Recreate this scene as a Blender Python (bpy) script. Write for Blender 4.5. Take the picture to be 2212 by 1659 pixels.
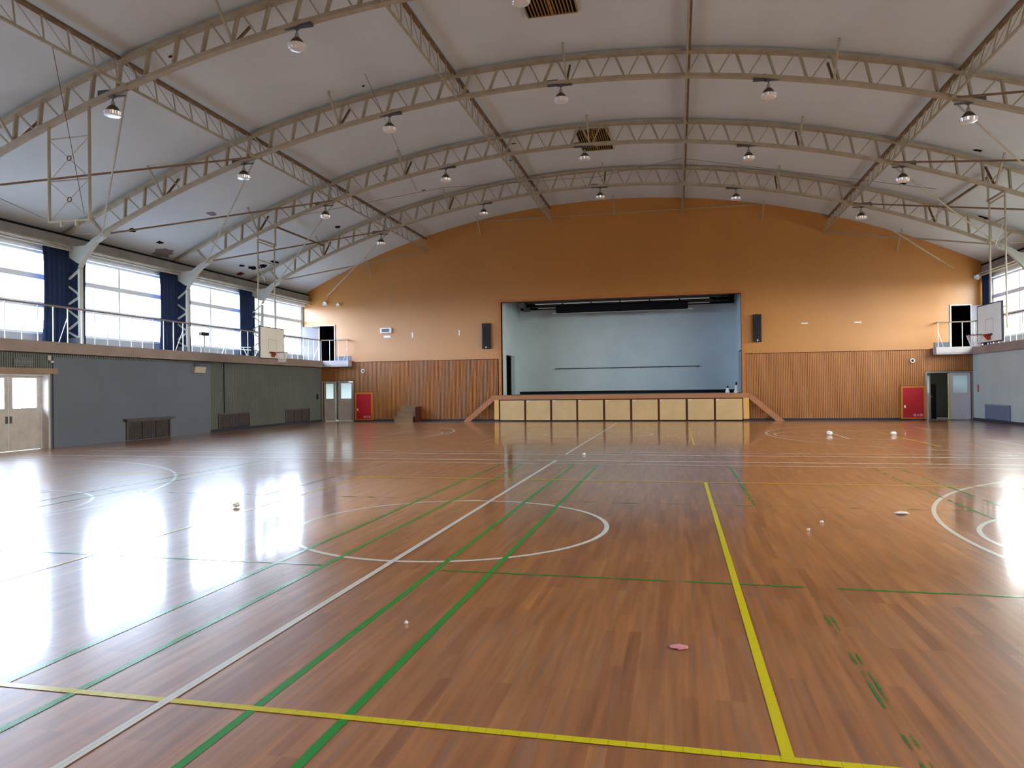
import bpy, bmesh, math, random
from mathutils import Vector, Matrix
random.seed(7)
for o in list(bpy.data.objects):
    bpy.data.objects.remove(o)
SC = bpy.context.scene
COL = SC.collection

# ------------------------------------------------------------------ camera
F_PX, YAW, PITCH, ROLL = 1560.79, 0.2238, 0.006, -0.0125
CAM = Vector((2.587, 0.0, 1.59))
cam_d = bpy.data.cameras.new('camera')
cam_d.sensor_width = 36.0
cam_d.lens = F_PX * 36.0 / 2212.0
cam_d.clip_start, cam_d.clip_end = 0.05, 300
cam = bpy.data.objects.new('camera', cam_d)
COL.objects.link(cam)
_f = Vector((-math.sin(YAW) * math.cos(PITCH), math.cos(YAW) * math.cos(PITCH), math.sin(PITCH)))
_r = Vector((math.cos(YAW), math.sin(YAW), 0))
_u = _r.cross(_f)
_r2 = math.cos(ROLL) * _r + math.sin(ROLL) * _u
_u2 = -math.sin(ROLL) * _r + math.cos(ROLL) * _u
cam.matrix_world = Matrix(((_r2.x, _u2.x, -_f.x, CAM.x), (_r2.y, _u2.y, -_f.y, CAM.y),
                           (_r2.z, _u2.z, -_f.z, CAM.z), (0, 0, 0, 1)))
SC.camera = cam

# ------------------------------------------------------------------ view + sky
SC.view_settings.view_transform = 'Standard'
SC.view_settings.look = 'None'
SC.view_settings.gamma = 1.0
SC.view_settings.use_curve_mapping = False
SC.view_settings.exposure = 0.0
SKY = 33.0
w = bpy.data.worlds.new('overcast_sky')
SC.world = w
w.use_nodes = True
wn, wl = w.node_tree.nodes, w.node_tree.links
wn.clear()
wo = wn.new('ShaderNodeOutputWorld')
bg = wn.new('ShaderNodeBackground')
tc = wn.new('ShaderNodeTexCoord')
sx = wn.new('ShaderNodeSeparateXYZ')
wl.new(tc.outputs['Generated'], sx.inputs[0])
rx = wn.new('ShaderNodeValToRGB')          # cooler sky to the left, warmer to the right
rx.color_ramp.elements[0].position, rx.color_ramp.elements[0].color = 0.0, (0.74, 0.90, 1.12, 1)
rx.color_ramp.elements[1].position, rx.color_ramp.elements[1].color = 1.0, (1.02, 1.0, 0.86, 1)
mp = wn.new('ShaderNodeMapRange')
mp.inputs[1].default_value, mp.inputs[2].default_value = -0.6, 0.6
wl.new(sx.outputs[0], mp.inputs[0])
wl.new(mp.outputs[0], rx.inputs[0])
rz = wn.new('ShaderNodeMapRange')          # dimmer ground below the horizon
rz.inputs[1].default_value, rz.inputs[2].default_value = -0.06, 0.02
rz.inputs[3].default_value, rz.inputs[4].default_value = 0.16, 1.0
wl.new(sx.outputs[2], rz.inputs[0])
mul = wn.new('ShaderNodeMath'); mul.operation = 'MULTIPLY'
mul.inputs[1].default_value = SKY
wl.new(rz.outputs[0], mul.inputs[0])
wl.new(rx.outputs[0], bg.inputs[0])
wl.new(mul.outputs[0], bg.inputs[1])
wl.new(bg.outputs[0], wo.inputs[0])

# ------------------------------------------------------------------ hall dimensions
YF = 34.26                    # far wall
YB = -1.6                     # wall behind the camera
LLX, LRX = -15.35, 14.86      # lower side walls
ULX, URX = -16.30, 15.57      # upper side walls (behind the galleries)
GLX, GRX = -15.05, 14.75      # gallery edges
DECK, DECKB = 3.11, 2.78
AX, AZ = -0.40, -24.14        # centre of the roof arc
RC, RT, RB = 34.60, 34.50, 33.85
TY = [29.18, 24.10, 19.02, 13.94]
BAYS = [34.26, 29.18, 24.10, 19.02, 13.94, 8.86, 3.78, -1.30]

def arc(x, r=RC):
    return AZ + math.sqrt(r * r - (x - AX) ** 2)

def portal(name, loc, sx_, sy_, rot):
    l = bpy.data.lights.new(name, 'AREA')
    l.shape = 'RECTANGLE'; l.size = sx_; l.size_y = sy_
    l.cycles.is_portal = True
    o = bpy.data.objects.new(name, l)
    COL.objects.link(o)
    o.location = loc; o.rotation_euler = rot
    return o

for i in range(7):
    yc = (BAYS[i] + BAYS[i + 1]) / 2
    portal('window_daylight_portal', (ULX - 0.45, yc, 4.7), 2.7, 5.0, (0, -math.pi / 2, 0))
    portal('window_daylight_portal', (URX + 0.45, yc, 4.7), 2.7, 5.0, (0, math.pi / 2, 0))
portal('door_daylight_portal', (-15.95, 16.5, 1.1), 2.2, 2.2, (0, -math.pi / 2, 0))

# ------------------------------------------------------------------ helpers
def lin(c):
    return tuple(((v / 255.0) / 12.92 if v / 255.0 <= 0.04045 else ((v / 255.0 + 0.055) / 1.055) ** 2.4) for v in c)

MATS = {}
def mat(name, rgb, rough=0.6, spec=0.5, metal=0.0, var=0.0, vscale=2.0, bump=0.0, bscale=30.0, coat=0.0, stretch=None, rgb2=None, emit=0.0):
    if name in MATS:
        return MATS[name]
    m = bpy.data.materials.new(name)
    m.use_nodes = True
    n, l = m.node_tree.nodes, m.node_tree.links
    b = n['Principled BSDF']
    c = rgb if max(rgb) <= 1.0 else lin(rgb)
    b.inputs['Base Color'].default_value = (*c, 1)
    b.inputs['Roughness'].default_value = rough
    b.inputs['Specular IOR Level'].default_value = spec
    b.inputs['Metallic'].default_value = metal
    if coat:
        b.inputs['Coat Weight'].default_value = coat
        b.inputs['Coat Roughness'].default_value = rough
    tcn = mpn = None
    if var or bump or rgb2:
        tcn = n.new('ShaderNodeTexCoord')
        mpn = n.new('ShaderNodeMapping')
        if stretch:
            mpn.inputs['Scale'].default_value = stretch
        l.new(tcn.outputs['Object'], mpn.inputs[0])
    if var or rgb2:
        t = n.new('ShaderNodeTexNoise')
        t.inputs['Scale'].default_value = vscale
        t.inputs['Detail'].default_value = 5
        t.inputs['Roughness'].default_value = 0.6
        l.new(mpn.outputs[0], t.inputs['Vector'])
        r = n.new('ShaderNodeValToRGB')
        c2 = (lin(rgb2) if max(rgb2) > 1 else rgb2) if rgb2 else tuple(v * (1 - var) for v in c)
        c1 = c if rgb2 else tuple(min(1, v * (1 + var * 0.6)) for v in c)
        r.color_ramp.elements[0].position = 0.34
        r.color_ramp.elements[1].position = 0.66
        r.color_ramp.elements[0].color = (*c2, 1)
        r.color_ramp.elements[1].color = (*c1, 1)
        l.new(t.outputs['Fac'], r.inputs[0])
        l.new(r.outputs[0], b.inputs['Base Color'])
    if bump:
        t2 = n.new('ShaderNodeTexNoise')
        t2.inputs['Scale'].default_value = bscale
        l.new(mpn.outputs[0], t2.inputs['Vector'])
        bp = n.new('ShaderNodeBump')
        bp.inputs['Strength'].default_value = bump
        bp.inputs['Distance'].default_value = 0.01
        l.new(t2.outputs['Fac'], bp.inputs['Height'])
        l.new(bp.outputs[0], b.inputs['Normal'])
    MATS[name] = m
    return m

def thin_mix(name, rgb, transp, rough=0.3, trans_rgb=(1, 1, 1), translucent=False):
    m = bpy.data.materials.new(name)
    m.use_nodes = True
    n, l = m.node_tree.nodes, m.node_tree.links
    n.remove(n['Principled BSDF'])
    out = n['Material Output']
    a = n.new('ShaderNodeBsdfTranslucent' if translucent else 'ShaderNodeBsdfTransparent')
    a.inputs[0].default_value = (*trans_rgb, 1)
    g = n.new('ShaderNodeBsdfGlossy') if not translucent else n.new('ShaderNodeBsdfDiffuse')
    g.inputs[0].default_value = (*rgb, 1)
    if not translucent:
        g.inputs['Roughness'].default_value = rough
    mx = n.new('ShaderNodeMixShader')
    mx.inputs[0].default_value = 1 - transp
    l.new(a.outputs[0], mx.inputs[1])
    l.new(g.outputs[0], mx.inputs[2])
    l.new(mx.outputs[0], out.inputs[0])
    MATS[name] = m
    return m

ORG = {}
class MB:
    def __init__(s):
        s.v, s.f, s.mi = [], [], []
        s.cur = 0
    def add(s, vs, fs):
        k = len(s.v)
        s.v += [tuple(v) for v in vs]
        s.f += [tuple(i + k for i in f) for f in fs]
        s.mi += [s.cur] * len(fs)
        return s
    def box(s, x0, x1, y0, y1, z0, z1):
        if x0 > x1: x0, x1 = x1, x0
        if y0 > y1: y0, y1 = y1, y0
        if z0 > z1: z0, z1 = z1, z0
        return s.add([(x0, y0, z0), (x1, y0, z0), (x1, y1, z0), (x0, y1, z0), (x0, y0, z1), (x1, y0, z1), (x1, y1, z1), (x0, y1, z1)],
                     [(0, 3, 2, 1), (4, 5, 6, 7), (0, 1, 5, 4), (1, 2, 6, 5), (2, 3, 7, 6), (3, 0, 4, 7)])
    def beam(s, p, q, wd, ht, up=(0, 1, 0)):
        """a bar from p to q; wd is measured along `up`, ht across it"""
        p, q = Vector(p), Vector(q)
        d = (q - p).normalized()
        up = Vector(up)
        a = up - d * up.dot(d)
        if a.length < 1e-4:
            a = Vector((1, 0, 0)) - d * d.x
        a.normalize()
        b = d.cross(a)
        a *= wd / 2; b *= ht / 2
        vs = [p - a - b, p + a - b, p + a + b, p - a + b, q - a - b, q + a - b, q + a + b, q - a + b]
        return s.add(vs, [(0, 1, 2, 3), (4, 7, 6, 5), (0, 4, 5, 1), (1, 5, 6, 2), (2, 6, 7, 3), (3, 7, 4, 0)])
    def tube(s, pts, r, n=8, closed=False):
        pts = [Vector(p) for p in pts]
        k = len(pts)
        rings = []
        prev = None
        for i, p in enumerate(pts):
            if closed:
                d = (pts[(i + 1) % k] - pts[i - 1]).normalized()
            else:
                d = (pts[min(i + 1, k - 1)] - pts[max(i - 1, 0)]).normalized()
            if prev is None:
                a = Vector((0, 0, 1)) if abs(d.z) < 0.9 else Vector((1, 0, 0))
            else:
                a = prev
            a = (a - d * a.dot(d)).normalized()
            prev = a
            b = d.cross(a)
            rings.append([p + (a * math.cos(t) + b * math.sin(t)) * r for t in [2 * math.pi * j / n for j in range(n)]])
        vs = [v for rg in rings for v in rg]
        fs = []
        for i in range(k if closed else k - 1):
            i2 = (i + 1) % k
            for j in range(n):
                fs.append((i * n + j, i * n + (j + 1) % n, i2 * n + (j + 1) % n, i2 * n + j))
        if not closed:
            fs.append(tuple(range(n))[::-1])
            fs.append(tuple((k - 1) * n + j for j in range(n)))
        return s.add(vs, fs)
    def lathe(s, prof, n=24, c=(0, 0, 0), axis='z'):
        vs, fs = [], []
        for (r, z) in prof:
            for j in range(n):
                t = 2 * math.pi * j / n
                x, y = r * math.cos(t), r * math.sin(t)
                if axis == 'z': vs.append((c[0] + x, c[1] + y, c[2] + z))
                elif axis == 'y': vs.append((c[0] + x, c[1] + z, c[2] + y))
                else: vs.append((c[0] + z, c[1] + x, c[2] + y))
        for i in range(len(prof) - 1):
            for j in range(n):
                fs.append((i * n + j, i * n + (j + 1) % n, (i + 1) * n + (j + 1) % n, (i + 1) * n + j))
        if prof[0][0] > 1e-4: fs.append(tuple(range(n))[::-1])
        if prof[-1][0] > 1e-4: fs.append(tuple((len(prof) - 1) * n + j for j in range(n)))
        return s.add(vs, fs)
    def prism(s, poly, axis, a0, a1):
        """poly in the two other axes (x,z for axis y; y,z for axis x; x,y for axis z)"""
        n = len(poly)
        def P(p, a):
            return (p[0], a, p[1]) if axis == 'y' else ((a, p[0], p[1]) if axis == 'x' else (p[0], p[1], a))
        vs = [P(p, a0) for p in poly] + [P(p, a1) for p in poly]
        fs = [tuple(range(n)), tuple(range(2 * n - 1, n - 1, -1))]
        for i in range(n):
            fs.append((i, i + n, (i + 1) % n + n, (i + 1) % n))
        return s.add(vs, fs)
    def build(s, name, m, parent=None, loc=None, smooth=False, bevel=0.0):
        org = Vector(loc) if loc is not None else (ORG.get(parent.name, Vector()) if parent else Vector())
        me = bpy.data.meshes.new(name)
        me.from_pydata([tuple(Vector(v) - org) for v in s.v], [], s.f)
        ms = m if isinstance(m, (list, tuple)) else [m]
        for mm in ms:
            me.materials.append(MATS[mm] if isinstance(mm, str) else mm)
        if len(ms) > 1:
            for p, k in zip(me.polygons, s.mi):
                p.material_index = k
        bm = bmesh.new(); bm.from_mesh(me)
        bmesh.ops.recalc_face_normals(bm, faces=bm.faces)
        bm.to_mesh(me); bm.free()
        if smooth:
            for p in me.polygons: p.use_smooth = True
        me.update()
        o = bpy.data.objects.new(name, me)
        COL.objects.link(o)
        if parent:
            o.parent = parent
            ORG[o.name] = org
        elif loc is not None:
            o.location = loc
            ORG[o.name] = org
        if bevel:
            b = o.modifiers.new('bevel', 'BEVEL'); b.width = bevel; b.segments = 2; b.limit_method = 'ANGLE'
        return o

def tag(o, label=None, cat=None, group=None, kind=None):
    if label: o['label'] = label
    if cat: o['category'] = cat
    if group: o['group'] = group
    if kind: o['kind'] = kind
    return o

def thing(name, loc, label, cat, group=None):
    o = bpy.data.objects.new(name, None)
    o.empty_display_size = 0.1
    COL.objects.link(o)
    o.location = loc
    ORG[o.name] = Vector(loc)
    return tag(o, label, cat, group)

def copy_tree(o, loc=None, rotz=None, label=None, parent=None):
    c = o.copy(); COL.objects.link(c)
    c.parent = parent
    if loc is not None: c.location = loc
    if rotz is not None: c.rotation_euler = (0, 0, rotz)
    if label: c['label'] = label
    for ch in [x for x in bpy.data.objects if x.parent == o]:
        copy_tree(ch, parent=c)
    return c

def struct(mb, name, m, parent=None, **k):
    o = mb.build(name, m, parent, **k)
    if parent is None: o['kind'] = 'structure'
    return o

# ------------------------------------------------------------------ materials
def floor_material():
    m = bpy.data.materials.new('varnished_floor_boards')
    m.use_nodes = True
    n, l = m.node_tree.nodes, m.node_tree.links
    b = n['Principled BSDF']
    tcn = n.new('ShaderNodeTexCoord')
    # boards run along Y: swap so that a brick row is one board
    mp_ = n.new('ShaderNodeMapping'); mp_.inputs['Rotation'].default_value = (0, 0, math.pi / 2)
    l.new(tcn.outputs['Object'], mp_.inputs[0])
    br = n.new('ShaderNodeTexBrick')
    br.inputs['Scale'].default_value = 1.0
    br.inputs['Brick Width'].default_value = 0.95
    br.inputs['Row Height'].default_value = 0.081
    br.inputs['Mortar Size'].default_value = 0.0012
    br.inputs['Mortar Smooth'].default_value = 0.3
    br.offset = 0.37; br.offset_frequency = 3
    br.inputs['Color1'].default_value = (0, 0, 0, 1)
    br.inputs['Color2'].default_value = (1, 1, 1, 1)
    br.inputs['Mortar'].default_value = (0.4, 0.4, 0.4, 1)
    l.new(mp_.outputs[0], br.inputs['Vector'])
    ramp = n.new('ShaderNodeValToRGB')
    e = ramp.color_ramp.elements
    e[0].position, e[0].color = 0.0, (0.285, 0.108, 0.044, 1)
    e[1].position, e[1].color = 1.0, (0.44, 0.19, 0.066, 1)
    for p_, c_ in ((0.3, (0.35, 0.142, 0.052, 1)), (0.55, (0.39, 0.158, 0.054, 1)), (0.8, (0.365, 0.155, 0.062, 1))):
        x = e.new(p_); x.color = c_
    l.new(br.outputs['Color'], ramp.inputs[0])
    # grain stretched along the boards
    m2 = n.new('ShaderNodeMapping'); m2.inputs['Scale'].default_value = (22, 1.1, 1)
    l.new(tcn.outputs['Object'], m2.inputs[0])
    ns = n.new('ShaderNodeTexNoise'); ns.inputs['Scale'].default_value = 1.0; ns.inputs['Detail'].default_value = 5
    l.new(m2.outputs[0], ns.inputs['Vector'])
    mixg = n.new('ShaderNodeMix'); mixg.data_type = 'RGBA'; mixg.blend_type = 'OVERLAY'
    mixg.inputs[0].default_value = 0.6
    l.new(ramp.outputs[0], mixg.inputs[6]); 
    l.new(ns.outputs['Fac'], mixg.inputs[7])
    # worn greyish streaks
    m3 = n.new('ShaderNodeMapping'); m3.inputs['Scale'].default_value = (20, 0.6, 1)
    l.new(tcn.outputs['Object'], m3.inputs[0])
    n3 = n.new('ShaderNodeTexNoise'); n3.inputs['Scale'].default_value = 1.3; n3.inputs['Detail'].default_value = 6
    l.new(m3.outputs[0], n3.inputs['Vector'])
    r3 = n.new('ShaderNodeValToRGB')
    r3.color_ramp.elements[0].position, r3.color_ramp.elements[1].position = 0.53, 0.72
    l.new(n3.outputs['Fac'], r3.inputs[0])
    fm = n.new('ShaderNodeMath'); fm.operation = 'MULTIPLY'; fm.inputs[1].default_value = 0.6
    l.new(r3.outputs[0], fm.inputs[0])
    mixw = n.new('ShaderNodeMix'); mixw.data_type = 'RGBA'
    l.new(fm.outputs[0], mixw.inputs[0])
    l.new(mixg.outputs[2], mixw.inputs[6])
    mixw.inputs[7].default_value = (0.25, 0.165, 0.145, 1)
    l.new(mixw.outputs[2], b.inputs['Base Color'])
    # seams + slow waviness: stretched reflections
    m4 = n.new('ShaderNodeMapping'); m4.inputs['Scale'].default_value = (12, 1.2, 1)
    l.new(tcn.outputs['Object'], m4.inputs[0])
    n4 = n.new('ShaderNodeTexNoise'); n4.inputs['Scale'].default_value = 1.0; n4.inputs['Detail'].default_value = 2
    l.new(m4.outputs[0], n4.inputs['Vector'])
    hm = n.new('ShaderNodeMath'); hm.operation = 'SUBTRACT'
    fm2 = n.new('ShaderNodeMath'); fm2.operation = 'MULTIPLY'; fm2.inputs[1].default_value = 0.25
    l.new(br.outputs['Fac'], fm2.inputs[0])
    l.new(n4.outputs['Fac'], hm.inputs[0]); l.new(fm2.outputs[0], hm.inputs[1])
    bp = n.new('ShaderNodeBump'); bp.inputs['Strength'].default_value = 0.06; bp.inputs['Distance'].default_value = 0.001
    l.new(hm.outputs[0], bp.inputs['Height'])
    l.new(bp.outputs[0], b.inputs['Normal'])
    # gloss varies with scuffing
    n5 = n.new('ShaderNodeTexNoise'); n5.inputs['Scale'].default_value = 0.35; n5.inputs['Detail'].default_value = 7
    l.new(tcn.outputs['Object'], n5.inputs['Vector'])
    r5 = n.new('ShaderNodeMapRange')
    r5.inputs[1].default_value, r5.inputs[2].default_value = 0.3, 0.7
    r5.inputs[3].default_value, r5.inputs[4].default_value = 0.07, 0.14
    l.new(n5.outputs['Fac'], r5.inputs[0])
    l.new(r5.outputs[0], b.inputs['Coat Roughness'])
    b.inputs['Coat Weight'].default_value = 0.75
    l.new(bp.outputs[0], b.inputs['Coat Normal'])
    b.inputs['Roughness'].default_value = 0.33
    b.inputs['Specular IOR Level'].default_value = 0.6
    MATS['floor'] = m
floor_material()

def paint_material(name, rgb, worn, rough=0.22, scale=2.6, stretch=(1.3, 1.0, 1)):
    """floor paint, partly worn away"""
    m = bpy.data.materials.new(name)
    m.use_nodes = True
    n, l = m.node_tree.nodes, m.node_tree.links
    b = n['Principled BSDF']
    b.inputs['Base Color'].default_value = (*lin(rgb), 1)
    b.inputs['Roughness'].default_value = rough
    tcn = n.new('ShaderNodeTexCoord')
    rm = n.new('ShaderNodeMapping'); rm.inputs['Rotation'].default_value = (0, 0, math.pi / 2)
    l.new(tcn.outputs['Object'], rm.inputs[0])
    bk = n.new('ShaderNodeTexBrick')           # the board seams show through the paint
    bk.inputs['Scale'].default_value = 1.0
    bk.inputs['Brick Width'].default_value = 0.95
    bk.inputs['Row Height'].default_value = 0.081
    bk.inputs['Mortar Size'].default_value = 0.0010
    bk.inputs['Mortar Smooth'].default_value = 0.2
    bk.offset = 0.37; bk.offset_frequency = 3
    cc = lin(rgb)
    bk.inputs['Color1'].default_value = (*cc, 1)
    bk.inputs['Color2'].default_value = (*[v * 0.97 for v in cc], 1)
    bk.inputs['Mortar'].default_value = (*[v * 0.35 for v in cc], 1)
    l.new(rm.outputs[0], bk.inputs['Vector'])
    l.new(bk.outputs['Color'], b.inputs['Base Color'])
    if worn > 0:
        out = n['Material Output']
        mp_ = n.new('ShaderNodeMapping'); mp_.inputs['Scale'].default_value = stretch
        l.new(tcn.outputs['Object'], mp_.inputs[0])
        t = n.new('ShaderNodeTexNoise'); t.inputs['Scale'].default_value = scale; t.inputs['Detail'].default_value = 6
        l.new(mp_.outputs[0], t.inputs['Vector'])
        r = n.new('ShaderNodeMapRange')
        r.inputs[1].default_value = 0.30 + worn * 0.35 - 0.05
        r.inputs[2].default_value = 0.30 + worn * 0.35 + 0.05
        l.new(t.outputs['Fac'], r.inputs[0])
        tr = n.new('ShaderNodeBsdfTransparent')
        mx = n.new('ShaderNodeMixShader')
        l.new(r.outputs[0], mx.inputs[0])
        l.new(tr.outputs[0], mx.inputs[1]); l.new(b.outputs[0], mx.inputs[2])
        l.new(mx.outputs[0], out.inputs[0])
    MATS[name] = m
paint_material('paint_white', (222, 226, 222), 0.0)
paint_material('paint_white_worn', (236, 236, 232), 0.24, stretch=(0.8, 6, 1))
paint_material('paint_white_worn_more', (226, 222, 206), 0.38, stretch=(0.7, 6, 1))
paint_material('paint_yellow', (216, 205, 22), 0.0)
paint_material('paint_yellow_far', (214, 180, 50), 0.08)
paint_material('paint_green', (34, 150, 62), 0.0)
paint_material('paint_green_worn', (40, 140, 60), 0.42)
paint_material('paint_green_worn_more', (50, 135, 70), 0.66)

mat('ceiling', (198, 206, 209), 0.85, 0.2, var=0.05, vscale=0.5, bump=0.05, bscale=6)
mat('steel_cream', (164, 154, 134), 0.6, 0.3, var=0.14, vscale=3)
mat('steel_pale', (186, 188, 180), 0.5, 0.3, var=0.05)
mat('steel_brown', (118, 92, 66), 0.7, 0.2, var=0.3, vscale=4)
mat('steel_tan', (136, 112, 90), 0.7, 0.2, var=0.2, vscale=4)
mat('steel_grey', (84, 86, 92), 0.6, 0.3)
mat('white_metal', (226, 226, 220), 0.4, 0.4)
mat('wall_orange', (178, 119, 52), 0.38, 0.5, coat=0.4, var=0.06, vscale=0.35)
mat('wall_wood', (174, 114, 62), 0.45, 0.5, var=0.16, vscale=1.5, stretch=(6, 6, 0.4))
mat('wood_gap', (62, 34, 28), 0.8, 0.1)
mat('trim_wood', (178, 112, 62), 0.5, 0.3, var=0.12, vscale=3, stretch=(0.5, 3, 3))
mat('grey_ribbed', (112, 116, 112), 0.7, 0.2, var=0.08, vscale=1)
mat('grey_ribbed_gap', (78, 82, 84), 0.8, 0.1)
mat('grey_flat', (104, 110, 122), 0.8, 0.2, var=0.05, vscale=0.8)
mat('right_wall', (176, 186, 184), 0.75, 0.2, var=0.05, vscale=0.8)
mat('upper_wall', (150, 150, 152), 0.8, 0.2, var=0.08)
mat('eave_dark', (140, 136, 134), 0.8, 0.1, var=0.15)
mat('black_gap', (24, 22, 24), 0.9, 0.1)
mat('deck_edge', (148, 131, 124), 0.75, 0.2, var=0.14, vscale=1.2)
mat('deck_pale', (178, 174, 178), 0.75, 0.2, var=0.1)
mat('rail_brown', (128, 110, 100), 0.5, 0.3, var=0.1)
mat('curtain_navy', (42, 54, 84), 0.9, 0.1, var=0.12, vscale=3)
mat('alu', (222, 228, 234), 0.4, 0.5)
mat('baseboard', (52, 54, 66), 0.5, 0.3)
mat('door_paint', (206, 206, 214), 0.5, 0.3, var=0.04)
mat('door_paint_old', (190, 182, 176), 0.55, 0.3, var=0.12, vscale=4)
mat('door_frame', (150, 140, 134), 0.5, 0.3)
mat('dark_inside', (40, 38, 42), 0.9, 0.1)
mat('room_grey', (120, 122, 112), 0.8, 0.1)
mat('room_cream', (214, 196, 140), 0.7, 0.2)
mat('red_door', (178, 24, 38), 0.45, 0.4, var=0.06)
mat('red_frame', (190, 116, 48), 0.5, 0.3)
mat('stage_panel', (206, 174, 126), 0.45, 0.4, var=0.08, vscale=1.5)
mat('stage_end', (226, 172, 98), 0.5, 0.3)
mat('stage_nosing', (172, 118, 84), 0.5, 0.3, var=0.1, vscale=2, stretch=(0.4, 2, 2))
mat('stage_post', (84, 40, 34), 0.6, 0.2)
mat('stage_dark', (26, 24, 28), 0.7, 0.2)
mat('stage_wall', (206, 222, 228), 0.75, 0.2, var=0.05, vscale=0.8)
mat('stage_floor', (96, 92, 96), 0.5, 0.3)
mat('black_cloth', (26, 27, 34), 0.95, 0.1)
mat('speaker_black', (30, 30, 38), 0.6, 0.3)
mat('speaker_slat', (48, 48, 60), 0.5, 0.3)
mat('lamp_brown', (84, 68, 56), 0.5, 0.4)
mat('lamp_collar', (150, 150, 142), 0.4, 0.5)
mat('lamp_glass', (244, 248, 252), 0.16, 0.9, metal=0.4)
mat('lamp_inner', (240, 242, 245), 0.25, 0.5, metal=0.8)
mat('ballast', (72, 78, 84), 0.6, 0.3)
mat('vent_brown', (140, 108, 58), 0.6, 0.2)
mat('hole_black', (20, 16, 18), 0.95, 0.05)
mat('hole_red', (96, 50, 44), 0.9, 0.05, var=0.3, vscale=8)
mat('stain', (128, 122, 122), 0.9, 0.05)
mat('board_white', (226, 222, 214), 0.5, 0.3, var=0.05)
mat('board_edge', (34, 32, 40), 0.6, 0.3)
mat('hoop_orange', (176, 74, 40), 0.5, 0.3)
mat('hoop_dark', (110, 50, 52), 0.5, 0.3)
mat('net', (226, 226, 232), 0.8, 0.1)
mat('vent_grey', (92, 84, 86), 0.7, 0.2, var=0.15, vscale=6)
mat('vent_dark', (40, 34, 36), 0.8, 0.1, var=0.2, vscale=6)
mat('vent_blue', (128, 138, 164), 0.6, 0.3, var=0.06)
mat('vent_blue_gap', (84, 92, 116), 0.7, 0.2)
mat('step_wood', (140, 112, 84), 0.6, 0.2, var=0.12)
mat('white_plastic', (232, 230, 226), 0.4, 0.4)
mat('screen_black', (40, 42, 56), 0.2, 0.5)
mat('paper', (238, 240, 242), 0.9, 0.1)
mat('paper_pink', (216, 150, 160), 0.8, 0.1)
mat('lintel', (150, 126, 110), 0.7, 0.2, var=0.12)
mat('wire', (96, 90, 84), 0.6, 0.2)
mat('sign_red', (190, 90, 100), 0.6, 0.2)
thin_mix('glass', (1, 1, 1), 0.93, 0.02, (0.96, 0.98, 1.0))
thin_mix('frosted', (0.75, 0.84, 0.84), 0.75, 0.4, (0.86, 0.95, 0.97), translucent=True)

# ------------------------------------------------------------------ floor + court lines
mb = MB().box(LLX - 0.3, LRX + 0.3, YB, YF + 0.1, -0.2, 0.0)
floor = struct(mb, 'floor', 'floor')
ZP = 0.0015
def ring(cx, cy, r, w_=0.05, a0=0.0, a1=360.0, n=96):
    m_ = MB()
    k = max(6, int(n * abs(a1 - a0) / 360))
    vs, fs = [], []
    for i in range(k + 1):
        t = math.radians(a0 + (a1 - a0) * i / k)
        for rr in (r - w_ / 2, r + w_ / 2):
            vs.append((cx + rr * math.cos(t), cy + rr * math.sin(t), ZP))
    for i in range(k):
        fs.append((2 * i, 2 * i + 1, 2 * i + 3, 2 * i + 2))
    return m_.add(vs, fs)
zz = [0]
def line(x0, y0, x1, y1, m, name, w_=0.05):
    zz[0] += 1
    z = ZP + 0.00006 * zz[0]
    d = Vector((x1 - x0, y1 - y0)).normalized(); a = Vector((-d.y, d.x)) * w_ / 2
    b_ = MB().add([(x0 - a.x, y0 - a.y, z), (x1 - a.x, y1 - a.y, z), (x1 + a.x, y1 + a.y, z), (x0 + a.x, y0 + a.y, z)], [(0, 1, 2, 3)])
    return b_.build(name, m, floor)
W_, WW, WWW = 'paint_white', 'paint_white_worn', 'paint_white_worn_more'
# green badminton lines first, then yellow, then white on top
for sgn, inner, outer, mid in ((1, 1.0, 0.5, 3.58), (-1, -1.05, -0.56, -3.6)):
    line(outer, 1.4, outer, 14.8, 'paint_green', 'green_court_line')
    line(inner, 1.4, inner, 14.8, 'paint_green', 'green_court_line')
    far_o, far_i = (6.62, 6.16) if sgn > 0 else (-6.68, -6.22)
    for X in (far_o, far_i):
        line(X, 1.4, X, 14.8, 'paint_green_worn' if sgn > 0 else 'paint_green', 'green_court_line', 0.04)
    line(outer, 6.05, far_o, 6.05, 'paint_green' if sgn < 0 else 'paint_green_worn', 'green_court_line', 0.035)
    line(outer, 10.0, far_o, 10.0, 'paint_green_worn_more', 'green_court_line', 0.04)
    line(mid - 0.018, 1.4, mid - 0.018, 6.05, 'paint_green_worn_more', 'green_court_line', 0.016)
    line(mid + 0.018, 1.4, mid + 0.018, 6.05, 'paint_green_worn_more', 'green_court_line', 0.014)
    line(mid, 10.0, mid, 14.8, 'paint_green_worn', 'green_court_line', 0.04)
for y0, y1 in ((3.25, 12.31), (20.0, 29.0)):
    c_ = 'paint_yellow' if y0 < 10 else 'paint_yellow_far'
    line(-9.0, y0, 9.0, y0, c_, 'yellow_court_line')
    line(-9.0, y1, 9.0, y1, 'paint_yellow_far', 'yellow_court_line', 0.07)
    line(-9.0, y0, -9.0, y1, 'paint_yellow_far', 'yellow_court_line')
    line(9.0, y0, 9.0, y1, 'paint_yellow_far', 'yellow_court_line')
    line(-3.05, y0, -3.05, y1, 'paint_yellow_far', 'yellow_court_line')
    line(3.03, y0, 3.03, y1, c_, 'yellow_court_line', 0.053)
line(0, 0.6, 0, 15.6, W_, 'white_centre_line', 0.055)
line(0, 17.0, 0, 32.0, 'paint_white', 'white_centre_line', 0.055)
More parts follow.
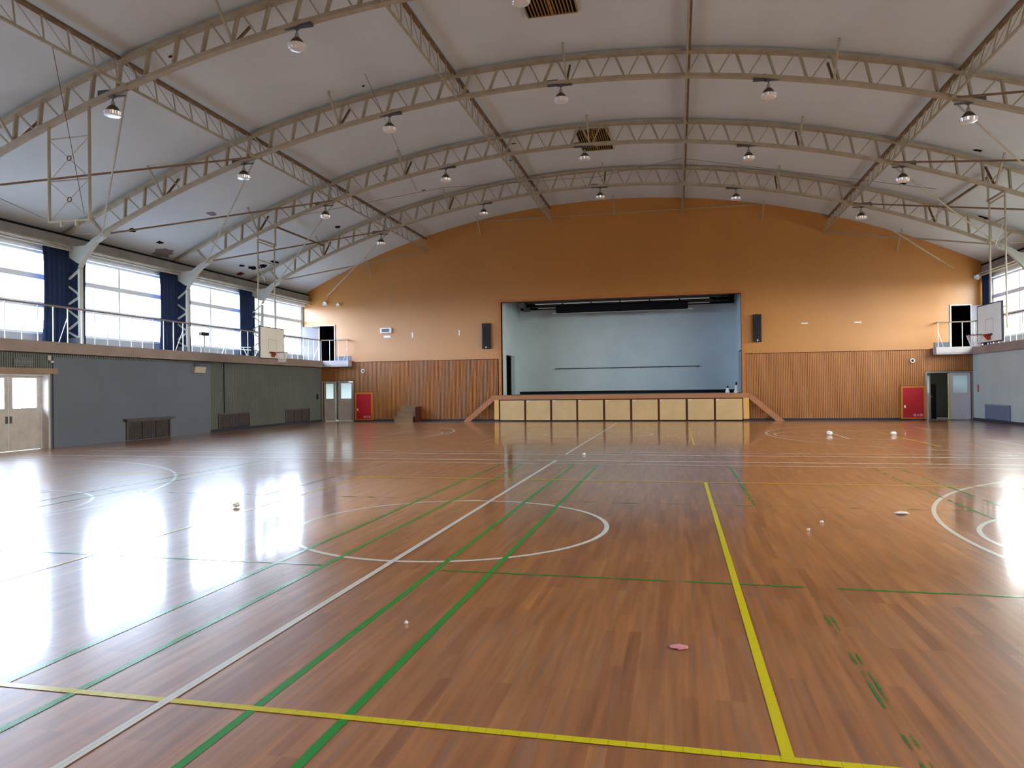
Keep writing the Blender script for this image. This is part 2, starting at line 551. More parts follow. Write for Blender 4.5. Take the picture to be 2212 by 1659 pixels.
for cy in (8.1, 24.5):
    near = cy < 10
    ring(0, cy, 1.8, 0.055).build('centre_circle', W_ if near else WW, floor)
    for s_ in (-1, 1):
        # three point line and the free throw circle
        a0, a1 = (90, 270) if s_ > 0 else (-90, 90)
        ring(11.87 * s_, cy, 6.45, 0.05, a0, a1, 160).build('three_point_line', W_, floor)
        ring(7.47 * s_, cy, 1.83, 0.05, a0, a1, 120).build('free_throw_circle', W_, floor)
        line(7.45 * s_, cy - 1.83, 7.45 * s_, cy + 1.83, W_, 'free_throw_line')
        for t_ in (-1, 1):
            line(7.45 * s_, cy + 1.83 * t_, 13.4 * s_, cy + 2.95 * t_, WW, 'key_line')
            line(11.87 * s_, cy + 6.45 * t_, 13.4 * s_, cy + 6.45 * t_, WW, 'three_point_straight')
        line(13.4 * s_, cy - 7.5, 13.4 * s_, cy + 7.5, WW, 'end_line')
line(-13.4, 15.6, 13.4, 15.6, WW, 'white_side_line', 0.08)
line(-13.4, 17.0, 13.4, 17.0, WW, 'white_side_line', 0.08)
line(-13.4, 32.0, 13.4, 32.0, WWW, 'white_side_line', 0.08)
line(-13.4, 14.9, 13.4, 14.9, WWW, 'cream_side_line', 0.07)
line(-13.4, 17.65, 13.4, 17.65, WWW, 'cream_side_line', 0.07)
line(11.0, 20.0, 11.0, 22.6, W_, 'hash_line')
line(11.0, 27.3, 11.0, 29.0, W_, 'hash_line')

# ------------------------------------------------------------------ roof
def arc_shell(r0, r1, y0, y1, xa, xb, n=96):
    m_ = MB()
    vs, fs = [], []
    for i in range(n + 1):
        x = xa + (xb - xa) * i / n
        for r in (r0, r1):
            z = arc(x, r)
            vs += [(x, y0, z), (x, y1, z)]
    for i in range(n):
        a, b = 4 * i, 4 * (i + 1)
        fs += [(a, a + 1, b + 1, b), (a + 2, b + 2, b + 3, a + 3), (a, b, b + 2, a + 2), (a + 1, a + 3, b + 3, b + 1)]
    fs += [(0, 2, 3, 1), (4 * n, 4 * n + 1, 4 * n + 3, 4 * n + 2)]
    return m_.add(vs, fs)
ceil_o = struct(arc_shell(RC, RC + 0.25, YB - 0.3, YF + 0.3, ULX - 0.3, URX + 0.3), 'ceiling', 'ceiling', smooth=False)

# ------------------------------------------------------------------ far wall
def grid_wall(m_, xs, zs, openings, y0, y1):
    xs, zs = sorted(set(xs)), sorted(set(zs))
    for i in range(len(xs) - 1):
        for j in range(len(zs) - 1):
            cx, cz = (xs[i] + xs[i + 1]) / 2, (zs[j] + zs[j + 1]) / 2
            if any(a < cx < b and c < cz < d for a, b, c, d in openings):
                continue
            m_.box(xs[i], xs[i + 1], y0, y1, zs[j], zs[j + 1])
SO = (-5.72, 5.49, 1.25, 5.79)
DL = (-15.23, -13.57, 0.0, 2.05)
DR = (13.08, 14.80, 0.0, 2.05)
UL = (-15.38, -14.56, DECK, 4.96)
UR = (14.06, 14.80, DECK, 4.92)
ops = [SO, DL, DR, UL, UR, (-5.72, 5.49, 0, 1.25)]
mb = MB()
xs = [ULX - 0.3, URX + 0.3]; zs = [3.03, 6.45]
for a, b, c, d in ops:
    xs += [a, b]
    for v in (c, d):
        if 3.03 < v < 6.45: zs.append(v)
grid_wall(mb, xs, zs, ops, YF, YF + 0.22)
n_ = 64
poly = [(ULX - 0.3, 6.45)] + [(URX + 0.3, 6.45)] + [(URX + 0.3 + (ULX - URX - 0.6) * i / n_, arc(URX + 0.3 + (ULX - URX - 0.6) * i / n_, RC + 0.1)) for i in range(n_ + 1)]
mb.prism(poly, 'y', YF, YF + 0.22)
wall_far = struct(mb, 'wall_far', 'wall_orange')
mb = MB()
xs = [ULX - 0.3, URX + 0.3]; zs = [0.0, 3.03]
for a, b, c, d in ops:
    xs += [a, b]
    for v in (c, d):
        if 0 < v < 3.03: zs.append(v)
grid_wall(mb, xs, zs, ops, YF, YF + 0.22)
mb.build('panelling_backing', 'wood_gap', wall_far)
def ribs(m_, x0, x1, z0, z1, step=0.072, wd=0.042, dp=0.022, skip=()):
    n = int((x1 - x0) / step)
    for i in range(n):
        x = x0 + (i + 0.5) * step
        sp = [(z0, z1)]
        for a, b, c, d in skip:
            if a - 0.02 < x < b + 0.02:
                sp = [(d, z1)] if c <= z0 + 0.12 else [(z0, c), (d, z1)]
        for za, zb in sp:
            m_.box(x - wd / 2, x + wd / 2, YF - dp, YF, za, zb)
RBL = (-13.44, -12.46, 0.05, 1.50); RBR = (12.04, 13.04, 0.02, 1.50)
mb = MB(); ribs(mb, LLX, -5.86, 0.1, 3.02, wd=0.043, skip=[(DL[0] - .06, DL[1] + .06, 0, 2.11), RBL])
mb.build('ribbed_panelling', 'wall_wood', wall_far)
mb = MB(); ribs(mb, 5.62, LRX, 0.1, 3.02, wd=0.056, dp=0.014, skip=[(DR[0] - .06, DR[1] + .08, 0, 2.11), RBR])
mb.build('ribbed_panelling', 'wall_wood', wall_far)
mb = MB().box(LLX, -5.86, YF - 0.03, YF, 3.015, 3.04).box(5.62, LRX, YF - 0.03, YF, 3.015, 3.04)
struct(mb, 'trim_1', 'stage_post')
mb = MB().box(-13.50, -6.06, YF - 0.035, YF, 0, 0.1).box(5.75, 13.0, YF - 0.035, YF, 0, 0.1)
struct(mb, 'baseboard_far', 'baseboard')
# proscenium frame
mb = MB()
mb.box(-5.86, -5.72, YF - 0.05, YF + 0.3, 1.25, 5.92).box(5.49, 5.62, YF - 0.05, YF + 0.3, 1.25, 5.92).box(-5.72, 5.49, YF - 0.05, YF + 0.3, 5.79, 5.92)
struct(mb, 'trim_2', 'trim_wood')

# ------------------------------------------------------------------ side walls
def side_wall(sgn):
    lx, ux = (LLX, ULX) if sgn < 0 else (LRX, URX)
    m_ = MB()
    wx = lambda x, d: (x, x + sgn * d)
    # lower wall with an opening on the left for the entrance
    def lower(y0, y1, z0, z1):
        a, b = wx(lx, 0.25); m_.box(a, b, y0, y1, z0, z1)
    if sgn < 0:
        lower(YB, 15.40, 0, 2.9); lower(17.65, YF + .2, 0, 2.9); lower(15.40, 17.65, 2.17, 2.9)
    else:
        lower(YB, YF + .2, 0, 2.9)
    m_.cur = 1
    a, b = wx(ux, 0.3)
    m_.box(a, b, YB, YF + 0.2, 2.8, 3.42)
    m_.box(a, b, YB, YF + 0.2, 5.98, 6.75)
    # piers behind the curtains
    for y in BAYS:
        m_.box(a, b, y - 0.12, y + 0.12, 3.42, 5.98)
    o = struct(m_, 'wall_left' if sgn < 0 else 'wall_right', ['grey_flat' if sgn < 0 else 'right_wall', 'upper_wall'])
    return o
wall_left = side_wall(-1)
wall_right = side_wall(1)
# ribbed cladding of the left wall, and the smooth flush panel in front of it
mb = MB()
mb.box(LLX - 0.01, LLX + 0.004, 25.08, YF, 0.0, 2.78).box(LLX - .01, LLX + .004, 8.0, 17.75, 2.33, 2.78)
mb.cur = 1
y = 25.12
while y < YF - 0.05:
    mb.box(LLX, LLX + 0.022, y, y + 0.045, 0.1, 2.78); y += 0.072
y = 12.0
while y < 25.05:
    if y > 17.75: mb.box(LLX, LLX + 0.022, y, y + 0.045, 2.68, 2.78)
    else: mb.box(LLX, LLX + 0.022, y, y + 0.045, 2.34, 2.78)
    y += 0.072
mb.build('ribbed_panelling', ['grey_ribbed_gap', 'grey_ribbed'], wall_left)
mb = MB().box(LLX - 0.01, LLX + 0.05, 17.75, 25.08, 0.0, 2.68)
mb.build('flush_panel', 'grey_flat', wall_left)
struct(MB().box(LLX, LLX + 0.035, 25.08, YF - 0.05, 0, 0.11), 'baseboard_left', 'baseboard')
struct(MB().box(LRX - 0.03, LRX, 5.0, YF - 0.05, 0, 0.11), 'baseboard_right', 'baseboard')
# wall behind the camera
mb = MB().box(ULX - 0.3, URX + 0.3, YB - 0.25, YB, 0, 6.5)
poly = [(ULX - 0.3, 6.5)] + [(URX + 0.3, 6.5)] + [(URX + 0.3 + (ULX - URX - 0.6) * i / n_, arc(URX + 0.3 + (ULX - URX - 0.6) * i / n_, RC + 0.1)) for i in range(n_ + 1)]
mb.prism(poly, 'y', YB - 0.25, YB)
struct(mb, 'wall_near', 'wall_orange')

# eaves: a boxed cornice with two curtain rails below it
for sgn, ux, nm in ((-1, ULX, 'trim_3'), (1, URX, 'trim_4')):
    m_ = MB()
    m_.box(ux, ux - sgn * 0.30, YB, YF, 6.18, 6.56)
    m_.cur = 1
    m_.box(ux - sgn * 0.28, ux - sgn * 0.34, YB, YF, 6.53, 6.585)
    m_.cur = 2
    m_.box(ux, ux - sgn * 0.12, YB, YF, 5.96, 6.18)
    m_.box(ux - sgn * .12, ux - sgn * 0.14, YB, YF, 6.0, 6.04)
    struct(m_, nm, ['eave_dark', 'black_gap', 'alu'])
    t = thing('curtain_rail', (ux - sgn * 0.4, 16.0, 6.1),
              'pair of long pale rails under the %s eaves, ending at the orange wall' % ('left' if sgn < 0 else 'right'), 'curtain rail')
    for zz_, xx_ in ((6.20, 0.42), (6.08, 0.47)):
        MB().tube([(ux - sgn * xx_, YB + .1, zz_), (ux - sgn * xx_, YF - 0.02, zz_)], 0.036, 8).build('rail', 'steel_cream', t)
    MB().box(ux - sgn * 0.30, ux - sgn * 0.40, 8.0, YF - 0.02, 6.20, 6.24).build('bracket_strip', 'steel_cream', t)
    if sgn > 0:
        MB().beam((14.93, YF - 0.06, 6.04), (15.6, YF - 0.06, 6.26), 0.05, 0.09).build('end_bar', 'steel_cream', t)

# ------------------------------------------------------------------ upper windows
wi = 0
for sgn, ux in ((-1, ULX), (1, URX)):
    for i in range(7):
        y1, y0 = BAYS[i] - 0.12, BAYS[i + 1] + 0.12
        wi += 1
        x0, x1 = sorted((ux + sgn * 0.06, ux + sgn * 0.13))
        m_ = MB()
        m_.box(x0, x1, y0, y1, 3.42, 3.50).box(x0, x1, y0, y1, 5.90, 5.98)
        m_.box(x0, x1, y0, y0 + 0.06, 3.5, 5.9).box(x0, x1, y1 - 0.06, y1, 3.5, 5.9)
        ym = (BAYS[i] + BAYS[i + 1]) / 2
        wo_ = struct(m_, 'window_%d' % wi, 'alu')
        MB().box(x0 - .01, x1 + .01, ym - 0.045, ym + 0.045, 3.5, 5.9).build('window_frame', 'alu', wo_)
        for z in (4.33, 5.19):
            MB().box(x0 - .02, x1 + .02, y0 + .06, y1 - .06, z - 0.08, z + 0.08).build('window_frame', 'alu', wo_)
        for (a, b) in ((y0 + .06, ym - .045), (ym + .045, y1 - .06)):
            for (c, d) in ((3.5, 4.25), (4.41, 5.11), (5.27, 5.9)):
                MB().box(ux + sgn * 0.09, ux + sgn * 0.096, a, b, c, d).build('pane', 'glass', wo_)

# ------------------------------------------------------------------ galleries
def gallery(sgn):
    gx, ux, lx = (GLX, ULX, LLX) if sgn < 0 else (GRX, URX, LRX)
    side = 'left' if sgn < 0 else 'right'
    t = thing('gallery', (gx, 16.0, DECKB), '%s gallery walkway with slim railing below the tall windows' % side, 'gallery')
    m_ = MB()
    a = ux
    m_.box(a, gx, YB, YF - 0.001, DECKB + 0.02, DECK - 0.005)
    px = -13.62 if sgn < 0 else 13.36
    m_.box(gx, px, YF - 0.42, YF - 0.001, DECKB + 0.02, DECK - 0.005)
    m_.build('deck', 'deck_pale', t)
    m_ = MB().box(gx, gx - sgn * 0.025, YB, YF - 0.42, DECKB, DECK)
    m_.build('fascia', 'deck_edge', t)
    m_ = MB().box(gx, px, YF - 0.445, YF - 0.42, DECKB + 0.08, DECK).box(px, px - sgn * .025, YF - .445, YF - .03, DECKB + .08, DECK)
    m_.build('fascia', 'deck_pale', t)
    rz_ = 4.16
    rx_ = gx + sgn * 0.06
    m_ = MB().tube([(rx_, YB + .1, rz_), (rx_, YF - 0.40, rz_)], 0.028, 8)
    m_.build('handrail', 'rail_brown', t)
    ex = px + sgn * 0.06
    m_ = MB().tube([(rx_, YF - 0.40, rz_), (ex, YF - 0.40, rz_ - .01), (ex, YF - 0.33, rz_ - .01), (ex, YF - 0.02, rz_ - .01)], 0.026, 8)
    m_.build('handrail', 'rail_brown', t)
    ys = [18.08 + 0.517 * k for k in range(-20, 31)] if sgn < 0 else [33.55 - 0.5 * k for k in range(0, 36)]
    for k, y in enumerate(ys):
        MB().tube([(rx_, y, DECK - .01), (rx_, y, rz_)], 0.016, 6).build('baluster', 'white_metal', t)
        if (sgn < 0 and (k - 20) % 10 == 0) or (sgn > 0 and k % 10 == 1):
            MB().tube([(rx_ + sgn * 0.33, y, DECK - .01), (rx_, y, rz_ - 0.28)], 0.011, 6).build('stay', 'white_metal', t)
    n = 3
    for k in range(0, n + 1):
        x = rx_ + (ex - rx_) * k / n
        MB().tube([(x, YF - 0.40, DECK - .01), (x, YF - 0.40, rz_)], 0.016, 6).build('baluster', 'white_metal', t)
    MB().tube([(ex + sgn * .22, YF - 0.36, DECK - .01), (ex, YF - 0.38, rz_ - 0.35)], 0.010, 6).build('stay', 'white_metal', t)
    return t
gallery(-1)
gallery(1)
# grey skirting of the far wall behind the end of each gallery
mb = MB().box(-14.52, -13.64, YF - 0.03, YF, DECK, DECK + 0.24).box(13.40, 14.02, YF - 0.03, YF, DECK, DECK + 0.22)
struct(mb, 'trim_5', 'grey_flat')

# ------------------------------------------------------------------ curtains
def curtain(x, y0, y1, label):
    n = 60
    vs, fs = [], []
    zs_ = [3.14, 3.9, 4.8, 5.6, 6.12]
    for j, z in enumerate(zs_):
        for i in range(n + 1):
            t_ = i / n
            sq = 1.0 - 0.06 * math.sin(math.pi * (j / 4))
            yy = (y0 + y1) / 2 + (t_ - 0.5) * (y1 - y0) * sq
            xx = x + 0.045 * math.sin(t_ * 2 * math.pi * (y1 - y0) / 0.19 + 0.3 * j) + 0.012 * math.sin(t_ * 31 + j)
            vs.append((xx, yy, z))
    for j in range(len(zs_) - 1):
        for i in range(n):
            a = j * (n + 1) + i
            fs.append((a, a + 1, a + n + 2, a + n + 1))
    o = MB().add(vs, fs).build('curtain', 'curtain_navy', loc=(x, (y0 + y1) / 2, 3.14), smooth=True)
    s_ = o.modifiers.new('thickness', 'SOLIDIFY'); s_.thickness = 0.012
    return tag(o, label, 'curtain', 'navy curtains drawn back beside the gallery windows')
names = {0: 'furthest', 1: 'second furthest', 2: 'third furthest', 3: 'nearest'}
curtain(ULX + 0.30, 28.12, 29.30, 'narrow navy curtain left of the left basketball board')
curtain(ULX + 0.30, 23.10, 24.85, 'wide navy curtain behind the middle left gallery column')
curtain(ULX + 0.30, 18.05, 19.74, 'wide navy curtain nearest the left edge, before the big white windows')
curtain(URX - 0.30, 33.42, 34.20, 'narrow navy curtain in the right far corner beside the orange wall')
curtain(URX - 0.30, 28.25, 29.75, 'navy curtain at the right edge behind the right gallery column')

# ------------------------------------------------------------------ roof trusses
def mx(x):
    return -0.73 - x
def polar(r, th):
    return (AX + r * math.sin(th), AZ + r * math.cos(th))
DTH = 0.75 / RB
TH0 = 0.32 / RB
def arch_truss(Y, label):
    t = thing('roof_truss', (AX, Y, arc(AX, RB)), label, 'roof truss', 'arched lattice trusses across the hall')
    def chord(r, wy, hz, name, xa, xb):
        m_ = MB(); n = 44
        vs, fs = [], []
        tha, thb = math.asin((xa - AX) / r), math.asin((xb - AX) / r)
        for i in range(n + 1):
            th = tha + (thb - tha) * i / n
            for dr in (-hz / 2, hz / 2):
                x, z = polar(r + dr, th)
                vs += [(x, Y - wy / 2, z), (x, Y + wy / 2, z)]
        for i in range(n):
            a, b = 4 * i, 4 * (i + 1)
            fs += [(a, a + 1, b + 1, b), (a + 2, b + 2, b + 3, a + 3), (a, b, b + 2, a + 2), (a + 1, a + 3, b + 3, b + 1)]
        fs += [(0, 2, 3, 1), (4 * n, 4 * n + 1, 4 * n + 3, 4 * n + 2)]
        m_.add(vs, fs).build(name, 'steel_cream', t)
    chord(RB, 0.17, 0.085, 'bottom_chord', -14.62, mx(-14.62))
    chord(RT - 0.02, 0.17, 0.08, 'top_chord', -16.15, mx(-16.15))
    for k in range(-19, 20):
        th = TH0 + k * DTH
        xb, zb = polar(RB + 0.03, th)
        if not (-14.6 < xb < 13.9): continue
        for d in (-1, 1):
            xt, zt = polar(RT - 0.05, th + d * DTH * 0.42)
            xb2, zb2 = polar(RB + 0.03, th + d * DTH * 0.06)
            inward = (d < 0) if xb < AX else (d > 0)   # this member slopes down towards the crown
            if inward:
                MB().beam((xt, Y - 0.03, zt), (xb2, Y - 0.03, zb2), 0.035, 0.03).build('web_brace', 'steel_cream', t)
            else:
                MB().beam((xt, Y + 0.02, zt), (xb2, Y + 0.02, zb2), 0.10, 0.05).build('web_brace', 'steel_cream', t)
    for sgn in (-1, 1):
        q = (lambda x: x) if sgn < 0 else mx
        # knee plate, sweeping from the lattice column into the arch
        pl = [(-16.12, 6.34), (-16.12, 5.97), (-15.61, 5.66), (-15.47, 5.70), (-15.34, 5.86), (-15.18, 6.06), (-15.02, 6.24), (-14.86, 6.35), (-14.62, 6.42),
              (-14.55, 6.58), (-14.80, 6.54), (-15.05, 6.42), (-15.35, 6.22), (-15.70, 6.20)]
        MB().prism([(q(a), b) for a, b in pl], 'y', Y - 0.012, Y + 0.012).build('knee_plate', 'steel_pale', t)
        fl = [(-15.53, 5.52), (-15.45, 5.68), (-15.30, 5.86), (-15.10, 6.10), (-14.90, 6.30), (-14.62, 6.46), (-14.48, 6.60)]
        m_ = MB()
        for a, b in zip(fl, fl[1:]):
            m_.beam((q(a[0]), Y, a[1]), (q(b[0]), Y, b[1]), 0.17, 0.03)
        m_.build('knee_flange', 'steel_pale', t)
        MB().box(q(-15.57), q(-15.50), Y - 0.07, Y + 0.07, DECK, 5.50).build('column_chord', 'steel_pale', t)
        MB().box(q(-16.14), q(-16.07), Y - 0.07, Y + 0.07, DECK, 6.35).build('column_chord', 'steel_grey' if False else 'steel_pale', t)
        zp = [(-15.58, 5.46), (-16.06, 5.12), (-16.06, 5.02), (-15.60, 4.70), (-15.60, 4.60), (-16.06, 4.36), (-16.06, 4.26), (-15.60, 3.95), (-15.60, 3.85), (-16.06, 3.56), (-15.62, 3.34)]
        m_ = MB()
        for a, b in zip(zp, zp[1:]):
            m_.beam((q(a[0]), Y, a[1]), (q(b[0]), Y, b[1]), 0.06, 0.05)
        m_.build('column_lacing', 'steel_pale', t)
        MB().box(q(-16.12), q(-15.52), Y - 0.11, Y + 0.11, DECK - 0.005, DECK + 0.22).build('column_base', 'grey_flat', t)
        # first struts of the lattice beside the knee
        for a, b, wd in (((-15.95, 6.62), (-15.05, 6.58), 0.03), ((-15.1, 7.05), (-14.75, 6.62), 0.07)):
            MB().beam((q(a[0]), Y, min(a[1], arc(q(a[0]), RT) - .05)), (q(b[0]), Y, b[1]), wd, wd).build('web_brace', 'steel_cream', t)
    # ceiling stays, one pair at each point midway between the long joists
    for X in (-12.5, -6.7, -0.15, 6.45, 11.9):
        zb = arc(X, RB) + 0.03
        for dy, m_n in ((-0.68, 'steel_cream'), (0.68, 'steel_brown')):
            MB().beam((X, Y + 0.03 * dy, zb), (X, Y + dy, arc(X, RC) - 0.01), 0.05, 0.05, (1, 0, 0)).build('ceiling_stay', m_n, t)
    return t
arch_truss(TY[3], 'arched cream lattice truss nearest the camera, crossing the top left corner')
arch_truss(TY[2], 'second arched cream lattice truss, the nearest one seen in full')
arch_truss(TY[1], 'third arched cream lattice truss, in front of the further ceiling vent')
arch_truss(TY[0], 'furthest arched cream lattice truss, closest to the orange end wall')

# longitudinal joists
JX = [-9.37, -3.19, 2.94, 9.05]
JL = ['leftmost', 'second from left', 'third from left, running overhead', 'rightmost']
for X, nm in zip(JX, JL):
    sgx = (X - AX) / RB
    up = Vector((sgx, 0, math.sqrt(1 - sgx * sgx)))
    zb = arc(X, RB)
    P = lambda y, h: (X + up.x * h, y, zb + up.z * h)
    t = thing('roof_joist', (X, 20.0, zb), '%s of the long lattice joists down the hall, brown top rail' % nm, 'roof joist', 'long lattice joists down the hall')
    y0 = 8.86
    MB().beam(P(y0, -0.01), P(YF, -0.01), 0.05, 0.045, up).build('bottom_chord', 'steel_cream', t)
    for dx_ in (-0.035, 0.035):
        pass
    MB().beam(P(y0, 0.64), P(YF, 0.64), 0.07, 0.10, up).build('top_chord', 'steel_brown', t)
    np_ = 8
    for b in range(5):
        ya, yb = BAYS[5 - b], BAYS[4 - b]
        st = (yb - ya) / np_
        for k in range(np_):
            yy = ya + (k + 0.5) * st
            MB().beam(P(yy, 0.0), P(yy + 0.09, 0.61), 0.022, 0.028, (1, 0, 0)).build('web_post', 'steel_cream', t)
            MB().beam(P(yy + 0.11, 0.60), P(yy + st - 0.02, 0.01), 0.014, 0.014, (1, 0, 0)).build('web_rod', 'steel_cream', t)

# diagonal bracing pipes between springing and joist
def pipe(a, b, label, r=0.03, m='steel_cream', name='bracing_pipe', group='diagonal bracing pipes under the roof'):
    c = [(a[i] + b[i]) / 2 for i in range(3)]
    o = MB().tube([a, b], r, 8).build(name, m, loc=c)
    return tag(o, label, 'bracing', group)
bayn = ['the orange wall bay', 'the bay before the far truss', 'the bay with the left basketball board', 'the nearest bay', 'the bay overhead']
ends = [YF - 0.01, TY[0], TY[1], TY[2], TY[3]]
for i in range(4):
    ya, yb = ends[i], ends[i + 1]
    for sgn in (-1, 1):
        q = (lambda x: x) if sgn < 0 else mx
        sd = 'left' if sgn < 0 else 'right'
        jx = -9.42 if sgn < 0 else 9.08
        zj = arc(jx, RB) + 0.0
        lo = (q(-14.75), 6.52)
        where = ['touching the orange wall', 'just before the furthest truss', 'between second and third truss', 'between the nearest two trusses'][i]
        pipe((lo[0], yb, lo[1]), (jx, ya, zj), 'bracing pipe on the %s %s, rising away from the camera' % (sd, where), 0.028, m='steel_cream' if i == 0 else 'steel_tan')
        pipe((lo[0] if i else q(-14.95), ya, lo[1] - 0.07), (jx, yb, zj - 0.07), 'bracing pipe on the %s %s, falling away from the camera' % (sd, where), 0.025, m='steel_cream')
# stays and tie at the orange wall
for X, nm in ((-12.5, 'leftmost'), (-6.7, 'second from left'), (-0.15, 'middle'), (6.45, 'fourth from left'), (12.0, 'rightmost')):
    pipe((X, YF - 0.72, arc(X, RC) - 0.01), (X, YF - 0.005, arc(X, RB)), '%s of the five short stays between ceiling and orange wall' % nm, 0.024, 'steel_cream', 'wall_stay', 'short stays on the orange wall')
pipe((-6.9, YF - 0.15, 9.78), (6.55, YF - 0.15, 9.72), 'thin level tie pipe across the top of the orange wall', 0.02, 'steel_cream', 'tie_pipe', None)

# thin wires strung below the roof
for pts, lab in (([(-11.6, 24.0, 7.9), (-5.9, 26.0, 9.2), (-0.2, 27.0, 9.45), (2.9, 27.2, 9.95), (11.2, 26.8, 8.1)], 'thin dark wire strung across the hall under the third truss'),
                 ([(-5.0, 17.0, 9.6), (-6.3, 24.2, 8.65)], 'thin dark wire hanging between joist and third truss left of centre'),
                 ([(-9.37, 11.9, 8.50), (-10.5, 13.86, 5.68)], 'thin cable slanting down in front of the bare hanging frame'),
                 ([(-14.2, 14.2, 6.75), (-11.56, 13.90, 5.62)], 'thin cable from the left edge to the foot of the bare hanging frame'),
                 ([(3.05, 19.3, 10.2), (3.05, 24.6, 9.9), (3.03, 27.1, 9.62)], 'thin dark wire running along the middle joist')):
    o = MB().tube(pts, 0.007, 5).build('wire', 'wire', loc=pts[0])
    tag(o, lab, 'wire', 'thin wires under the roof')

# ------------------------------------------------------------------ lamps
def make_lamp(label):
    t = thing('pendant_lamp', (0, 0, 0), label, 'ceiling lamp', 'bell lamps hung from the arched trusses')
    MB().box(-0.36, -0.06, -0.06, 0.07, -0.02, 0.12).build('ballast_box', 'ballast', t, bevel=0.008)
    MB().box(-0.10, 0.30, -0.012, 0.05, -0.045, -0.015).box(-0.04, 0.04, -0.04, 0.04, -0.06, 0.0).build('bracket', 'steel_grey', t)
    MB().tube([(0, 0, -0.05), (0, 0, -0.13)], 0.014, 8).build('stem', 'steel_grey', t)
    MB().lathe([(0.022, -0.12), (0.036, -0.14), (0.048, -0.19), (0.055, -0.235)], 20).build('neck', 'lamp_collar', t, smooth=True)
    prof = [(0.055, -0.235), (0.088, -0.26), (0.122, -0.30), (0.152, -0.35), (0.168, -0.385)]
    MB().lathe(prof + [(0.160, -0.385), (0.144, -0.35), (0.115, -0.30), (0.08, -0.265), (0.0, -0.25)], 32).build('reflector', 'lamp_brown', t, smooth=True)
    # ribbed glass skirt
    m_ = MB(); n = 48
    vs, fs = [], []
    pr = [(0.170, -0.380), (0.190, -0.388), (0.172, -0.462), (0.150, -0.478), (0.09, -0.485), (0.0, -0.488)]
    for (r, z) in pr:
        for j in range(n):
            a = 2 * math.pi * j / n
            rr = r * (1 + 0.045 * (j % 2))
            vs.append((rr * math.cos(a), rr * math.sin(a), z))
    for i in range(len(pr) - 1):
        for j in range(n):
            fs.append((i * n + j, i * n + (j + 1) % n, (i + 1) * n + (j + 1) % n, (i + 1) * n + j))
    m_.add(vs, fs).build('glass_skirt', 'lamp_glass', t)
    return t
LX = [-9.78, -5.18, -0.31, 4.93, 9.40]
rows = [('nearest', TY[3], 3), ('second', TY[2], 5), ('third', TY[1], 5), ('furthest', TY[0], 5)]
pos = ['leftmost lamp', 'second lamp from the left', 'lamp left of the middle joist', 'lamp right of the middle joist', 'rightmost lamp']
proto = None
for rn, Y, cnt in rows:
    for k in range(cnt):
        X = LX[k]
        lab = 'brown bell lamp with glass rim, %s on the %s truss' % (pos[k], rn)
        z = arc(X, RB) - 0.04
        if proto is None:
            proto = make_lamp(lab); o = proto
            o.location = (X, Y, z); first = o
        else:
            o = copy_tree(proto, (X, Y, z), 0.0, lab)
        if X > 1:
            o.rotation_euler = (0, 0, 0)
            o.scale = (1, 1, 1)
            # the ballast sits on the other side, towards the eaves, for the rightmost ones
            if X > 8: o.rotation_euler = (0, 0, math.pi)
        if -6 < X < -4: o.rotation_euler = (0, 0, math.pi)

# ------------------------------------------------------------------ ceiling vents and holes
def ceil_vent(x0, x1, y0, y1, label):
    t = thing('ceiling_vent', ((x0 + x1) / 2, (y0 + y1) / 2, arc(x0) - 0.05), label, 'vent', 'slatted vents at the crown of the ceiling')
    z = min(arc(x0), arc(x1)) - 0.012
    MB().box(x0, x1, y0, y1, z - 0.004, z + 0.004).build('shade_backing', 'hole_black', t)  # solid dark sheet, its colour stands for the shade inside the vent
    m_ = MB()
    for a in (0, 1):
        m_.box(x0 - 0.03, x1 + 0.03, (y0 - 0.03, y1)[a], (y0, y1 + 0.03)[a], z - 0.03, z + .006)
        m_.box((x0 - 0.03, x1)[a], (x0, x1 + 0.03)[a], y0, y1, z - 0.03, z + .006)
    m_.build('frame', 'vent_brown', t)
    n = 14
    for k in range(1, n):
        xx = x0 + (x1 - x0) * k / n
        wd = 0.03 if k != n // 2 else 0.07
        MB().box(xx - wd / 2, xx + wd / 2, y0, y1, z - 0.03, z - 0.012).build('slat', 'vent_brown', t)
ceil_vent(-0.72, 0.42, 15.6, 16.85, 'brown slatted ceiling vent at the top edge of the view')
ceil_vent(-0.68, 0.40, 24.75, 26.9, 'brown slatted ceiling vent behind the third truss')
def hole(x, y, sx_, sy_, m, label, rot=0.0):
    n = 14
    vs = []
    for j in range(n):
        a = 2 * math.pi * j / n
        r = 1 + 0.35 * random.uniform(-1, 1)
        dx, dy = r * math.cos(a) * sx_, r * math.sin(a) * sy_
        X = x + dx * math.cos(rot) - dy * math.sin(rot); Y = y + dx * math.sin(rot) + dy * math.cos(rot)
        vs.append((X, Y, arc(X) - 0.006))
    vs2 = [(a, b, c - 0.004) for a, b, c in vs]
    fs = [tuple(range(n)), tuple(range(2 * n - 1, n - 1, -1))] + [(i, i + n, (i + 1) % n + n, (i + 1) % n) for i in range(n)]
    o = MB().add(vs + vs2, fs).build('peeled_patch', m, ceil_o)
